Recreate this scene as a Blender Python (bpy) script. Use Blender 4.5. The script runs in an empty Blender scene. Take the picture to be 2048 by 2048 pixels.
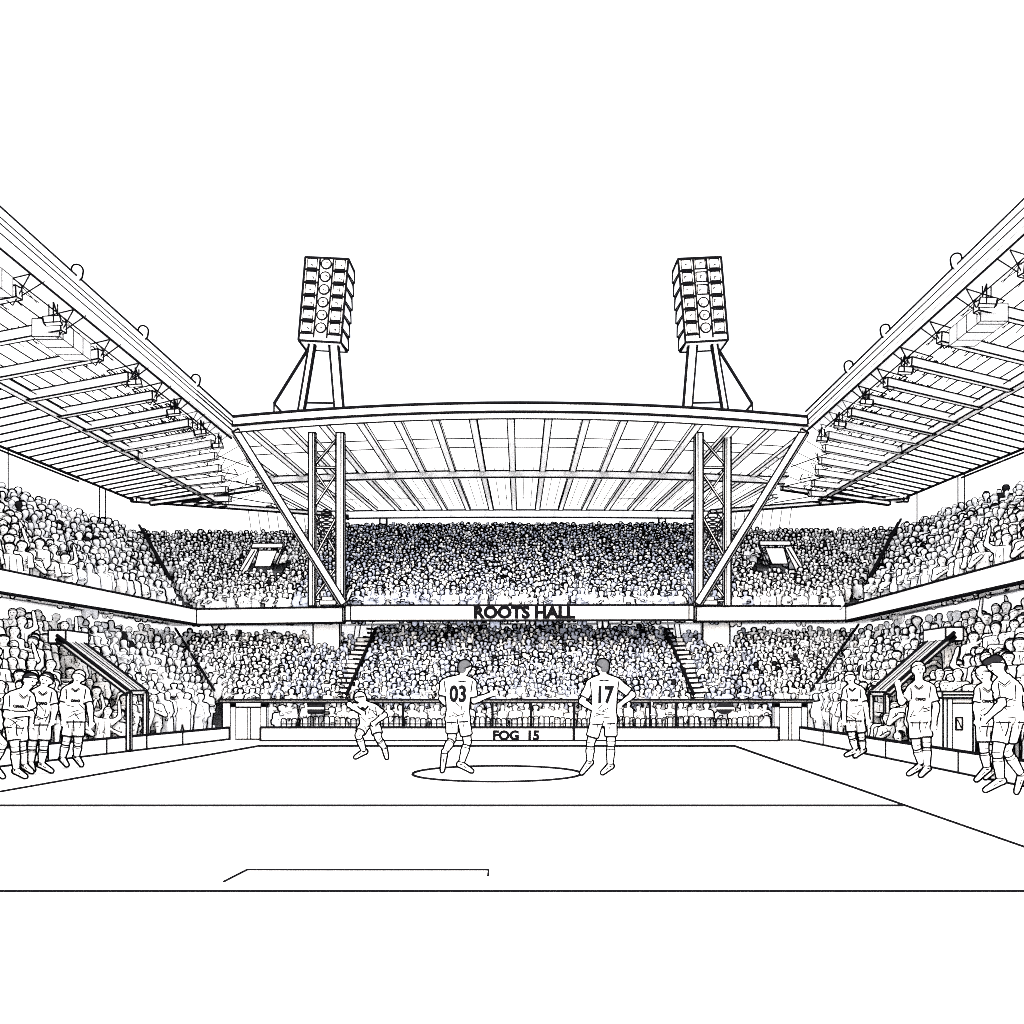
import bpy, bmesh, math, random
import numpy as np
from mathutils import Vector
from mathutils.bvhtree import BVHTree

random.seed(7); rng = np.random.default_rng(7)
scn = bpy.context.scene
COL = scn.collection

# ------------------------------------------------------------------ measuring
FPX, U0, V0, EYE = 1800.0, 1040.0, 1380.0, 1.45      # the photograph's focal length, axis and eye height
LW = 1.68                                             # drawn line weight
CAM = np.array([0.0, 0.0, EYE])
def P(u, v, Y):                                      # a point of the photograph at a known distance
    return np.array([(u - U0) / FPX * Y, Y, EYE - (v - V0) / FPX * Y])
def PX(y):                                           # size of one render pixel at distance y
    return LW * max(y, 3.0) / 900.0

# ------------------------------------------------------------------ materials
def mat(name, col, noise=0.0, scale=6.0):
    m = bpy.data.materials.new(name); m.use_nodes = True
    nt = m.node_tree; b = nt.nodes['Principled BSDF']
    b.inputs['Roughness'].default_value = 1.0
    b.inputs['Specular IOR Level'].default_value = 0.0
    b.inputs['Base Color'].default_value = (*col, 1)
    if noise:
        tc = nt.nodes.new('ShaderNodeTexCoord'); nz = nt.nodes.new('ShaderNodeTexNoise')
        nz.inputs['Scale'].default_value = scale
        rp = nt.nodes.new('ShaderNodeMixRGB')
        rp.inputs['Color1'].default_value = (*[c * (1 - noise) for c in col], 1)
        rp.inputs['Color2'].default_value = (*[min(1, c * (1 + noise)) for c in col], 1)
        nt.links.new(tc.outputs['Object'], nz.inputs['Vector'])
        nt.links.new(nz.outputs['Fac'], rp.inputs['Fac'])
        nt.links.new(rp.outputs['Color'], b.inputs['Base Color'])
    return m
WHITE = mat('white_paint', (.93, .93, .935), .02, 2.0)
INK = mat('black_line_paint', (.004, .004, .005))
GREY = mat('pale_grey_cloth', (.78, .80, .84), .10, 30)
MID = mat('mid_grey_paint', (.075, .078, .085), .5, 60)
STEP = mat('dark_concrete', (.16, .165, .18), .3, 8)
BLUE = mat('blue_grey_cloth', (.46, .50, .62), .14, 30)
DARK = mat('black_cloth', (.012, .012, .014), .4, 40)
def frosted(name):
    """thin white sheet that lets daylight through (roof sheeting, wind screens)"""
    m = mat(name, (.93, .93, .935)); nt = m.node_tree; b = nt.nodes['Principled BSDF']
    t = nt.nodes.new('ShaderNodeBsdfTranslucent'); t.inputs['Color'].default_value = (.96, .96, .965, 1)
    x = nt.nodes.new('ShaderNodeMixShader'); x.inputs[0].default_value = .68
    nt.links.new(b.outputs[0], x.inputs[1]); nt.links.new(t.outputs[0], x.inputs[2]); nt.links.new(x.outputs[0], nt.nodes['Material Output'].inputs['Surface'])
    return m
FROST = frosted('translucent_white_sheet')
MATS = [WHITE, INK, GREY, MID, STEP, DARK, FROST, BLUE]
W_, I_, G_, M_, S_, D_, T_, B_ = range(8)

# ------------------------------------------------------------------ mesh builder
class MB:
    def __init__(s): s.v = []; s.f = []; s.m = []; s.org = np.zeros(3)
    def add(s, vs, fs, m):
        o = len(s.v); s.v.extend([tuple(map(float, p)) for p in vs])
        for k, f in enumerate(fs):
            s.f.append(tuple(i + o for i in f)); s.m.append(m[k] if isinstance(m, (list, tuple)) else m)
    def quad(s, a, b, c, d, m=0): s.add([a, b, c, d], [(0, 1, 2, 3)], m)
    def ink(s, pts, w=1.35, closed=False, m=I_, n=5, r=None):
        pts = [np.asarray(p, float) for p in pts]
        if closed: pts = pts + [pts[0], pts[1]]
        k = len(pts); rings = []; up0 = None
        for i, p in enumerate(pts):
            a = pts[max(i - 1, 0)]; b = pts[min(i + 1, k - 1)]
            if closed and i in (0, k - 2): a, b = pts[k - 3], pts[1]
            if closed and i == k - 1: a, b = pts[0], pts[2]
            d = b - a; L = np.linalg.norm(d)
            d = d / L if L > 1e-9 else np.array([0, 0, 1.])
            ref = np.array([0, 0, 1.]) if abs(d[2]) < .9 else np.array([1., 0, 0])
            if up0 is not None: ref = up0
            x = np.cross(ref, d); nx = np.linalg.norm(x)
            if nx < 1e-4: x = np.cross(np.array([.3, .9, .1]), d); nx = np.linalg.norm(x)
            x /= nx; y = np.cross(d, x); up0 = y
            rr = r if r is not None else w * .5 * PX(p[1])
            rings.append([p + rr * (math.cos(t) * x + math.sin(t) * y) for t in [2 * math.pi * q / n for q in range(n)]])
        if closed: rings = rings[:-1]
        vs = [p for rg in rings for p in rg]; fs = []
        for i in range(len(rings) - 1):
            for q in range(n):
                q2 = (q + 1) % n
                fs.append((i * n + q, i * n + q2, (i + 1) * n + q2, (i + 1) * n + q))
        if not closed:
            fs.append(tuple(range(n))[::-1]); fs.append(tuple(range((len(rings) - 1) * n, len(rings) * n)))
        s.add(vs, fs, m)
    def hexa(s, c, m=W_, w=1.35, edges=True, skip=()):
        """8 corners: bottom ring 0-3, top ring 4-7."""
        s.add(c, [(0, 3, 2, 1), (4, 5, 6, 7), (0, 1, 5, 4), (1, 2, 6, 5), (2, 3, 7, 6), (3, 0, 4, 7)], m)
        if edges:
            for a, b in ((0, 1), (1, 2), (2, 3), (3, 0), (4, 5), (5, 6), (6, 7), (7, 4), (0, 4), (1, 5), (2, 6), (3, 7)):
                if (a, b) not in skip: s.ink([c[a], c[b]], w)
    def box(s, lo, hi, m=W_, w=1.35, edges=True, skip=()):
        x0, y0, z0 = lo; x1, y1, z1 = hi
        s.hexa([np.array(p, float) for p in ((x0, y0, z0), (x1, y0, z0), (x1, y1, z0), (x0, y1, z0), (x0, y0, z1), (x1, y0, z1), (x1, y1, z1), (x0, y1, z1))], m, w, edges, skip)
    def beam(s, p0, p1, wd, ht, m=W_, w=1.35, edges=True, side=None):
        p0 = np.asarray(p0, float); p1 = np.asarray(p1, float); d = p1 - p0; d /= np.linalg.norm(d)
        sd = np.asarray(side, float) if side is not None else np.cross(d, [0, 0, 1.])
        if np.linalg.norm(sd) < 1e-3: sd = np.array([1., 0, 0])
        sd = sd - d * np.dot(sd, d); sd /= np.linalg.norm(sd); up = np.cross(sd, d)
        a, b = sd * wd / 2, up * ht / 2
        s.hexa([p0 - a - b, p0 + a - b, p1 + a - b, p1 - a - b, p0 - a + b, p0 + a + b, p1 + a + b, p1 - a + b], m, w, edges)
    def build(s, name, parent=None, smooth=False):
        v = np.array(s.v, float).reshape(-1, 3)
        return link_mesh(name, v, s.f, s.m, parent, smooth)

def link_mesh(name, v, f, m, parent=None, smooth=False):
    """World-space vertices; the object's origin goes to the middle of its base."""
    r = parent
    while r is not None and r.parent is not None: r = r.parent
    if r is not None: o = np.array([r['ox'], r['oy'], r['oz']])
    else: o = np.array([(v[:, 0].min() + v[:, 0].max()) / 2, (v[:, 1].min() + v[:, 1].max()) / 2, v[:, 2].min()])
    me = bpy.data.meshes.new(name)
    me.from_pydata((v - o).tolist(), [], [tuple(int(i) for i in q) for q in f])
    used = sorted(set(int(x) for x in m)); mp = {u: i for i, u in enumerate(used)}
    for u in used: me.materials.append(MATS[u])
    me.polygons.foreach_set('material_index', [mp[int(x)] for x in m])
    if smooth: me.polygons.foreach_set('use_smooth', [True] * len(me.polygons))
    me.update()
    ob = bpy.data.objects.new(name, me); COL.objects.link(ob)
    if parent is None: ob.location = o
    else: ob.parent = parent
    return ob
def thing(name, loc, label, cat, group=None):
    e = bpy.data.objects.new(name, None); COL.objects.link(e); e.location = loc; e.empty_display_size = .2
    e['ox'], e['oy'], e['oz'] = map(float, loc)
    return tag(e, label, cat, group)
def sub(ob, parent_part):
    """make ob a sub-part: both are expressed in the same thing space"""
    ob.parent = parent_part; return ob
def tag(o, label=None, cat=None, group=None, kind=None):
    if label: o['label'] = label
    if cat: o['category'] = cat
    if group: o['group'] = group
    if kind: o['kind'] = kind
    return o

def text_mesh(txt, size, bold, name, parent, place, m=I_):
    """lettering; place(x, y) turns flat letter coordinates into points on the thing's face"""
    cu = bpy.data.curves.new(name, 'FONT'); cu.body = txt; cu.size = size; cu.align_x = 'CENTER'; cu.align_y = 'CENTER'
    cu.offset = bold; cu.extrude = .001; cu.resolution_u = 3
    ob = bpy.data.objects.new(name + '_tmp', cu); COL.objects.link(ob)
    dg = bpy.context.evaluated_depsgraph_get(); dg.update()
    me = bpy.data.meshes.new_from_object(ob.evaluated_get(dg))
    bpy.data.objects.remove(ob)
    bm = bmesh.new(); bm.from_mesh(me); bmesh.ops.triangulate(bm, faces=bm.faces)
    for _ in range(2): bmesh.ops.subdivide_edges(bm, edges=[e for e in bm.edges if e.calc_length() > size * .12], cuts=1, use_grid_fill=True)
    bm.to_mesh(me); bm.free()
    v = np.array([place(*q.co) for q in me.vertices]); f = [tuple(p.vertices) for p in me.polygons]
    bpy.data.meshes.remove(me)
    return link_mesh(name, v, f, [m] * len(f), parent)

# ------------------------------------------------------------------ bodies: smooth solid from tapered limbs
def cone_d(p, a, b, ra, rb, cap):
    ba = b - a; L2 = max(float(ba @ ba), 1e-9)
    t = np.clip(((p - a) @ ba) / L2, 0, 1)
    q = p - a - t[..., None] * ba
    d = np.sqrt((q * q).sum(-1)) - (ra + (rb - ra) * t)
    if cap:
        n = ba / math.sqrt(L2)
        if cap & 1: d = np.maximum(d, (p - b) @ n)
        if cap & 2: d = np.maximum(d, -((p - a) @ n))
    return d
def solid(prims, h, k):
    lo = np.min([np.minimum(a - ra, b - rb) for a, b, ra, rb, *_ in prims], 0) - 2.5 * h
    hi = np.max([np.maximum(a + ra, b + rb) for a, b, ra, rb, *_ in prims], 0) + 2.5 * h
    n = np.ceil((hi - lo) / h).astype(int) + 1
    ax = [lo[i] + h * np.arange(n[i]) for i in range(3)]
    f = np.full(tuple(n), 1.0)
    for pr in prims:
        a, b, ra, rb = pr[:4]; cap = pr[4] if len(pr) > 4 else 0
        R = max(ra, rb) + .09 + 2 * h
        i0 = np.clip(np.floor((np.minimum(a, b) - R - lo) / h).astype(int), 0, n - 1); i1 = np.clip(np.ceil((np.maximum(a, b) + R - lo) / h).astype(int) + 1, 1, n)
        sl = tuple(slice(i0[i], i1[i]) for i in range(3))
        g = np.stack(np.meshgrid(*[ax[i][sl[i]] for i in range(3)], indexing='ij'), -1)
        d = cone_d(g, a, b, ra, rb, cap); c = f[sl]
        kk = k
        hh = np.clip(.5 + .5 * (c - d) / kk, 0, 1)
        f[sl] = np.where(c >= .99, d, c * (1 - hh) + d * hh - kk * hh * (1 - hh))
    return nets(f, lo, h)
def nets(f, lo, h):
    s = f < 0; n = np.array(f.shape)
    cs = [(i, j, k) for i in (0, 1) for j in (0, 1) for k in (0, 1)]
    def cor(A, c): return A[c[0]:n[0] - 1 + c[0], c[1]:n[1] - 1 + c[1], c[2]:n[2] - 1 + c[2]]
    cnt = sum(cor(s, c).astype(int) for c in cs); act = (cnt > 0) & (cnt < 8)
    idx = np.argwhere(act); S = np.zeros((len(idx), 3)); C = np.zeros(len(idx))
    fv = {c: cor(f, c)[act] for c in cs}
    for a in cs:
        for x in range(3):
            if a[x] == 0:
                b = list(a); b[x] = 1; b = tuple(b)
                f0, f1 = fv[a], fv[b]; mk = (f0 < 0) != (f1 < 0)
                t = np.where(mk, f0 / np.where(mk, f0 - f1, 1), 0)
                pos = np.array(a, float)[None] + t[:, None] * (np.array(b) - np.array(a))[None]
                S += pos * mk[:, None]; C += mk
    V = lo + h * (idx + S / C[:, None])
    im = np.full(act.shape, -1); im[act] = np.arange(len(idx))
    F = []
    for x in range(3):
        y, z = (x + 1) % 3, (x + 2) % 3
        sh = [slice(None)] * 3; sh[x] = slice(0, -1); s0 = s[tuple(sh)]
        sh[x] = slice(1, None); s1 = s[tuple(sh)]
        e = np.argwhere(s0 != s1)
        e = e[(e[:, y] > 0) & (e[:, z] > 0) & (e[:, y] < n[y] - 1) & (e[:, z] < n[z] - 1)]
        if not len(e): continue
        fl = s0[tuple(e.T)]
        def cell(dy, dz):
            q = e.copy(); q[:, y] -= dy; q[:, z] -= dz
            return im[tuple(q.T)]
        Q = np.stack([cell(1, 1), cell(0, 1), cell(0, 0), cell(1, 0)], 1)
        Q[~fl] = Q[~fl][:, ::-1]; F.append(Q)
    F = np.concatenate(F); return V, F
def fnormals(V, F):
    a = V[F[:, 2]] - V[F[:, 0]]; b = V[F[:, 3]] - V[F[:, 1]]
    n = np.cross(a, b); return n / np.maximum(np.linalg.norm(n, axis=1), 1e-9)[:, None]
def vnormals(V, F):
    fn = fnormals(V, F); vn = np.zeros_like(V)
    for i in range(4): np.add.at(vn, F[:, i], fn)
    return vn / np.maximum(np.linalg.norm(vn, axis=1), 1e-9)[:, None]
def relax(V, F, it=1):
    for _ in range(it):
        s = np.zeros_like(V); c = np.zeros(len(V))
        for i in range(4):
            for j in (1, 3):
                np.add.at(s, F[:, i], V[F[:, (i + j) % 4]]); np.add.at(c, F[:, i], 1)
        V = .5 * V + .5 * s / c[:, None]
    return V
def backing(V, F, d, view=None, thr=.12):
    """the black line round a figure: a thin black shell over its far side, d thicker than the figure"""
    vn = vnormals(V, F); fn = fnormals(V, F); c = V[F].mean(1)
    to = (CAM - c) if view is None else np.broadcast_to(view, c.shape)
    to = to / np.linalg.norm(to, axis=1)[:, None]
    keep = (fn * to).sum(1) < thr
    H = V + vn * d; K = F[keep]; u, inv = np.unique(K, return_inverse=True)
    return H[u], inv.reshape(-1, 4)[:, ::-1]

def body_mesh(name, prims, parent, h, k, d, mats=W_, extra=None, matfn=None, thr=.12, fn=None):
    V, F = solid(prims, h, k); V = relax(V, F, 1)
    if fn: fn(V, F)
    HV, HF = backing(V, F, d, thr=thr)
    m = [mats] * len(F)
    if matfn is not None:
        c = V[F].mean(1); m = [matfn(q) for q in c]
    vs = [V, HV]; fs = [list(map(tuple, F)), list(map(tuple, HF + len(V)))]; ms = list(m) + [I_] * len(HF)
    if extra is not None and extra.v:
        o = len(V) + len(HV); vs.append(np.array(extra.v)); fs.append([tuple(i + o for i in q) for q in extra.f]); ms += extra.m
    ob = link_mesh(name, np.concatenate(vs), [q for z in fs for q in z], ms, parent, True)
    return ob, V, F

def unit(a): return np.asarray(a, float) / max(np.linalg.norm(a), 1e-9)
def ring_on(mb, c, axis, r, w):
    ax = unit(axis); x = unit(np.cross(ax, [.3, .2, .93]) if abs(ax[2]) < .9 else np.cross(ax, [1, 0, 0])); y = np.cross(ax, x)
    mb.ink([c + r * (math.cos(t) * x + math.sin(t) * y) for t in np.linspace(0, 2 * math.pi, 15)[:-1]], closed=True, r=w, n=4)

# ------------------------------------------------------------------ a player
def player(label, Y, J, face, number=None, crest=None, hair=None, back=False, stout=.9, S=1.0, boots='boot'):
    """J: joints as (u, v, depth offset) measured in the photograph"""
    j = {k_: P(q[0], q[1], Y + (q[2] if len(q) > 2 else 0)) for k_, q in J.items()}
    gx = (j['al'] + j['ar']) / 2
    root = thing('person', (float(gx[0]), Y, 0.0), label, 'person')
    px = PX(Y); d = .95 * px; ln = .56 * px
    face = unit(face); hd = j['hd']; nk = j['nk']
    sl, sr, hl, hr = j['sl'], j['sr'], j['hl'], j['hr']
    up = unit((sl + sr) / 2 - (hl + hr) / 2); side = unit(sr - sl)
    fwd = unit(np.cross(side, up)) * (1 if np.dot(np.cross(side, up), face) > 0 or not back else 1)
    if np.dot(fwd, face) < 0: fwd = -fwd
    T = stout
    chl, chr_ = sl * .72 + sr * .28 - up * .10, sr * .72 + sl * .28 - up * .10
    wl, wr = hl * .93 + hr * .07 + up * .10, hr * .93 + hl * .07 + up * .10
    torso = [(sl, sr, .062, .062), (chl, wl, .095 * T, .083 * T), (chr_, wr, .095 * T, .083 * T), (chl, chr_, .10 * T, .10 * T), (wl, wr, .085 * T, .085 * T), (wl, hl, .083 * T, .088 * T), (wr, hr, .083 * T, .088 * T), (hl, hr, .09 * T, .09 * T)]
    nd = unit(hd - nk)
    trap = [(nk - nd * .02, sl * .8 + nk * .2 + up * .015, .058, .056), (nk - nd * .02, sr * .8 + nk * .2 + up * .015, .058, .056)]
    b = torso + trap
    ear = unit(np.cross(face, nd))
    skull = hd + nd * .022 * S
    b += [(nk - nd * .03, hd - nd * .04, .056, .05),
          (skull - face * .018, skull + face * .018, .092 * S, .088 * S), (skull + face * .02, hd - nd * .085 * S + face * .035, .078 * S, .045 * S),
          (hd + face * .085 * S + nd * .005, hd + face * .10 * S - nd * .028, .012, .018),
          (hd + ear * .085 * S + nd * .012, hd + ear * .088 * S - nd * .025, .018, .015), (hd - ear * .085 * S + nd * .012, hd - ear * .088 * S - nd * .025, .018, .015)]
    ex = MB()
    for sd in 'lr':
        s_, e_, w_ = j['s' + sd], j['e' + sd], j['w' + sd]
        b += [(s_, e_, .052, .042), (e_, e_ * .7 + w_ * .3, .042, .043), (e_ * .7 + w_ * .3, w_, .043, .029)]
        hdir = unit(w_ - e_) if ('h' + sd + 'd') not in J else unit(J['h' + sd + 'd'])
        pr = unit(np.cross(hdir, [0, 1, .2])); pn = np.cross(hdir, pr)
        palm = w_ + hdir * .085
        b += [(w_, palm - pr * .02, .026, .022), (w_, palm + pr * .02, .026, .022)]
        for q, L in zip((-.032, -.011, .011, .032), (.062, .078, .072, .055)):      # four fingers, curled
            r0 = palm + pr * q - hdir * .01; p1 = r0 + hdir * L * .55 + pn * .006; p2 = p1 + hdir * L * .4 + pn * L * .35
            ex.ink([r0, p1, p2], r=.0095, m=W_, n=6)
        sg = -1 if sd == 'l' else 1
        t0 = w_ + hdir * .03 + pr * sg * .02; ex.ink([t0, t0 + pr * sg * .03 + hdir * .03, t0 + pr * sg * .034 + hdir * .062], r=.0105, m=W_, n=6)
        h_, k_, a_, t_ = j['h' + sd], j['k' + sd], j['a' + sd], j['t' + sd]
        b += [(h_, h_ * .5 + k_ * .5, .088 * T, .076), (h_ * .5 + k_ * .5, k_, .076, .055), (k_, k_ * .68 + a_ * .32, .050, .053), (k_ * .68 + a_ * .32, a_, .053, .033), (a_, t_, .032, .02)]
    # face marks: eyes, mouth
    for q in (-.034, .034):
        e0 = hd + face * .113 * S + ear * q * S + nd * .012; ex.ink([e0 - ear * .006, e0 + ear * .006], r=.0165, n=5)
    m0 = hd + face * .102 * S - nd * .052; ex.ink([m0 - ear * .018, m0 + ear * .018], r=.011, n=4)
    body, BV, BF = body_mesh('body', b, root, .0145, .022, d, extra=ex)
    # jersey
    ex = MB(); pj = []; g = .02
    for a_, b_, ra, rb in torso[:6] + trap: pj.append((a_, b_, ra + g, rb + g))
    hem = .045
    pj += [(wl, hl - up * .0, .083 * T + g, .088 * T + g + .006), (wr, hr, .083 * T + g, .088 * T + g + .006)]
    for sd in 'lr':
        s_, e_ = j['s' + sd], j['e' + sd]; q = s_ * .25 + e_ * .75
        pj.append((s_, q, .066, .068, 1)); ring_on(ex, q, e_ - s_, .064, ln)
    pj.append((nk - nd * .035, nk - nd * .0, .066, .060, 1)); ring_on(ex, nk + nd * .002, nd, .061, ln * .9)
    front = unit(CAM - (sl + hl) / 2); hold = {}
    def lay(q, off=.006):
        o = Vector(q + front * .5); r = hold['bv'].ray_cast(o, Vector(-front), 1.2)
        return (np.array(r[0]) + front * off) if r[0] is not None else None
    def stroke(pts, w, tgt):
        out = [lay(q) for q in pts]
        run = []
        for o in out + [None]:
            if o is None:
                if len(run) > 1: tgt.ink(run, r=w, n=5)
                run = []
            else: run.append(o)
    hc = (hl + hr) / 2 - up * .055; hw = np.linalg.norm(hr - hl) / 2 + .15
    sd2 = unit(np.cross(up, front)); 
    def trim(V, F):
        hold['bv'] = BVHTree.FromPolygons([Vector(q) for q in V], [tuple(int(i) for i in q) for q in F])
        stroke([hc + sd2 * x_ - up * .012 * math.sin(6 * x_ + Y) for x_ in np.linspace(-hw, hw, 15)], ln, ex)
        r2 = random.Random(int(Y * 100))
        for s_, e_ in ((sl, j['el']), (sr, j['er'])):          # armhole seams
            inn = unit((sl + sr) / 2 - s_)
            stroke([s_ + inn * (-.012 + .022 * t) + up * (.05 - .19 * t) for t in np.linspace(0, 1, 9)], ln * .8, ex)
        if not back:
            stroke([nk + sd2 * x_ - up * (.035 + .06 * (1 - abs(x_) / .065)) for x_ in np.linspace(-.065, .065, 9)], ln * .8, ex)
            stroke([nk + sd2 * x_ - up * (.055 + .065 * (1 - abs(x_) / .08)) for x_ in np.linspace(-.08, .08, 9)], ln * .5, ex)
        else: stroke([nk + sd2 * x_ - up * (.05 + .012 * (1 - abs(x_) / .08)) for x_ in np.linspace(-.08, .08, 9)], ln * .8, ex)
        for q in range(6):                                     # cloth folds
            c = hc + up * r2.uniform(.05, .32) + sd2 * r2.uniform(-.12, .12); dr = unit(sd2 * r2.uniform(-1, 1) + up * r2.uniform(-.6, .6))
            stroke([c + dr * t for t in np.linspace(-.07, .07, 5)], ln * .55, ex)
    jer, V, F = body_mesh('jersey', pj, root, .0145, .022, d, extra=ex, fn=trim)
    cc = (sl + sr) / 2 * .62 + (hl + hr) / 2 * .38
    if number:
        def place(x, y, z):
            q = cc + up * .045 + sd2 * x * .78 + up * y; o = lay(q, .016 + z)
            return o if o is not None else q + front * .1
        text_mesh(number, .385 * S, .016, 'number', jer, place)
    if crest:
        cm = MB(); c0 = cc + up * .03; 
        for q in range(4):
            x0 = -.054 + .036 * q
            stroke([c0 + sd2 * (x0 + .017 * math.cos(t)) + up * .021 * math.sin(t + q) for t in np.linspace(.4, 5.6 + .4 * (q % 2), 9)], ln * .75, cm)
            stroke([c0 + sd2 * (x0 + .02) + up * t for t in (-.02, 0, .02)], ln * .6, cm)
        if cm.v: link_mesh('emblem', np.array(cm.v), cm.f, cm.m, jer)
    # shorts
    ex = MB(); ps = [(hl, hr, .10 * T, .10 * T), (wl, hl, .083 * T + .006, .098 * T), (wr, hr, .083 * T + .006, .098 * T)]
    for sd in 'lr':
        h_, k_ = j['h' + sd], j['k' + sd]; q = h_ * .30 + k_ * .70
        ps.append((h_, q, .10 * T, .094, 1)); ring_on(ex, q, k_ - h_, .091, ln)
    ln_c = (hl + hr) / 2
    def seams(V, F):
        hold['bv'] = BVHTree.FromPolygons([Vector(q) for q in V], [tuple(int(i) for i in q) for q in F])
        k2 = (j['kl'] + j['kr']) / 2; c0 = (hl + hr) / 2
        stroke([c0 + up * .02 + (k2 - c0) * .45 * t + sd2 * .012 * math.sin(3 * t + Y) for t in np.linspace(.15, 1.25, 10)], ln * .85, ex)
        for q in (-1, 1): stroke([c0 + sd2 * q * (.12 - .03 * t) - up * (.02 + .14 * t) for t in np.linspace(0, 1, 6)], ln * .5, ex)
    sh, V, F = body_mesh('shorts', ps, root, .0145, .012, d, extra=ex, fn=seams)
    # socks and boots
    for sd in 'lr':
        k_, a_, t_ = j['k' + sd], j['a' + sd], j['t' + sd]
        ex = MB(); s0 = k_ * .84 + a_ * .16; s1 = k_ * .6 + a_ * .4; s2 = k_ * .08 + a_ * .92
        ring_on(ex, k_ * 1.06 - a_ * .06, a_ - k_, .058, ln * .5); ring_on(ex, s0, a_ - k_, .056, ln * .9); ring_on(ex, k_ * .72 + a_ * .28, a_ - k_, .060, ln * .55); ring_on(ex, s2, a_ - k_, .041, ln * .7)
        body_mesh('sock', [(s0, s1, .055, .058, 2), (s1, s2, .058, .039)], root, .0145, .012, d, extra=ex)
        ex = MB(); fd = unit(t_ - a_); heel = a_ - fd * .03 + np.array([0, 0, -.02])
        flat = np.array([fd[0], fd[1], 0]);
        lo_ = min(t_[2], a_[2] - .03)
        ring_on(ex, a_ + fd * .02 + np.array([0, 0, .005]), np.array([fd[0] * .35, fd[1] * .35, 1.]), .041, ln * .8); ex.ink([heel * .6 + t_ * .4 + np.array([0, -.036, .012]), heel * .3 + t_ * .7 + np.array([0, -.034, .005])], r=ln * .6, n=4)
        pb = [(a_ + np.array([0, 0, .02]), heel, .038, .038), (heel, t_ + fd * .03, .036, .022), (a_ + fd * .03, t_, .038, .025)]
        sole = [heel + np.array([0, 0, -.028]), (heel + t_) / 2 + np.array([0, 0, -.03]), t_ + fd * .02 + np.array([0, 0, -.02])]
        body_mesh('boot', pb, root, .0125, .015, d * 1.15, extra=ex)
    if hair:
        hm = {'black': D_, 'grey': M_, 'white': W_}[hair[0]]; style = hair[1]
        hp = [(skull - face * .03 + nd * .012, skull - face * .01 + nd * .016, .094 * S, .094 * S), (skull - face * .045, hd - face * .05 - nd * .03, .082 * S, .07 * S)]
        if style == 'cap':
            hp = [(skull + nd * .02, skull + nd * .035 - face * .02, .092 * S, .09 * S), (skull + nd * .055 + face * .07, skull + nd * .05 + face * .125, .05, .035), (skull - face * .05, hd - face * .06 - nd * .03, .075 * S, .06 * S)]
        ex = MB(); ring_on(ex, skull + nd * .01 - face * .005, unit(nd - face * .55), .101 * S, ln)
        body_mesh('hair' if style != 'cap' else 'cap', hp, root, .0145, .015, d, mats=hm, extra=ex)
    lowest = 0.0
    for o in root.children:
        if o.name.startswith('boot'): lowest = min(lowest, min(v.co.z for v in o.data.vertices))
    root.location.z -= lowest                              # stand on the ground
    return root

# ------------------------------------------------------------------ spectators
def spectator_prims(v, full=True):
    r = random.Random(v * 13 + 1)
    z = lambda x, y, h_: np.array([x, y, h_], float)
    w = .17 + .03 * r.random(); lean = r.uniform(-.06, .06)
    hd = z(lean, -.03, 1.60); nk = z(lean * .5, 0, 1.44); sl, sr = z(-w, .0, 1.38), z(w, .0, 1.38)
    hl, hr = z(-.10, 0, .88), z(.10, 0, .88)
    b = [(sl, sr, .068, .068), (sl * .7 + sr * .3 - z(0, 0, .1), hl + z(0, 0, .1), .11, .10), (sr * .7 + sl * .3 - z(0, 0, .1), hr + z(0, 0, .1), .11, .10), (hl, hr, .11, .11), (nk, hd, .055, .055),
         (hd + z(0, .01, .02), hd + z(0, -.01, .02), .092, .092), (hd, hd + z(0, -.035, -.075), .085, .05), (hd + z(0, -.1, 0), hd + z(0, -.115, -.025), .014, .016)]
    kind = v % 8; arms = []
    dn = lambda s: [z(s * (w + .06), -.02, 1.12), z(s * (w + .02), -.16, .95)]
    upa = lambda s: [z(s * (w + .16), -.05, 1.5), z(s * (w + .10), -.12, 1.78)]
    fold = lambda s: [z(s * (w + .07), -.08, 1.13), z(-s * .06, -.2, 1.17)]
    clap = lambda s: [z(s * (w + .1), -.12, 1.16), z(s * .03, -.3, 1.30)]
    L = {0: dn, 1: fold, 2: clap, 3: dn, 4: upa, 5: dn, 6: clap, 7: fold}[kind]; R = {0: dn, 1: fold, 2: clap, 3: upa, 4: upa, 5: dn, 6: dn, 7: dn}[kind]
    for s, fn in ((-1, L), (1, R)):
        e, wr = fn(s); sh = sl if s < 0 else sr
        b += [(sh, e, .055, .046), (e, wr, .045, .032), (wr, wr + unit(wr - e) * .09, .036, .026)]
    if full == 'sit':
        for s in (-1, 1):
            b += [(z(s * .1, 0, .88), z(s * .13, -.36, .90), .10, .065), (z(s * .13, -.36, .90), z(s * .13, -.34, .50), .062, .042), (z(s * .13, -.34, .49), z(s * .14, -.48, .475), .042, .034)]
    elif full:
        for s in (-1, 1):
            b += [(z(s * .1, 0, .88), z(s * .12, -.02, .48), .10, .065), (z(s * .12, -.02, .48), z(s * .12, .02, .06), .062, .042), (z(s * .12, .02, .05), z(s * .14, -.14, .035), .042, .034)]
    return b, hd
HAIR = {0: 'white', 1: 'black', 2: 'white', 3: 'white', 4: 'white', 5: 'black', 6: 'white', 7: 'grey'}
DESC = {0: 'with arms hanging', 1: 'black haired with folded arms', 2: 'clapping both hands', 3: 'waving one arm', 4: 'raising both arms', 5: 'black haired with arms hanging', 6: 'holding hand to chest', 7: 'grey haired with folded arm'}

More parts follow.
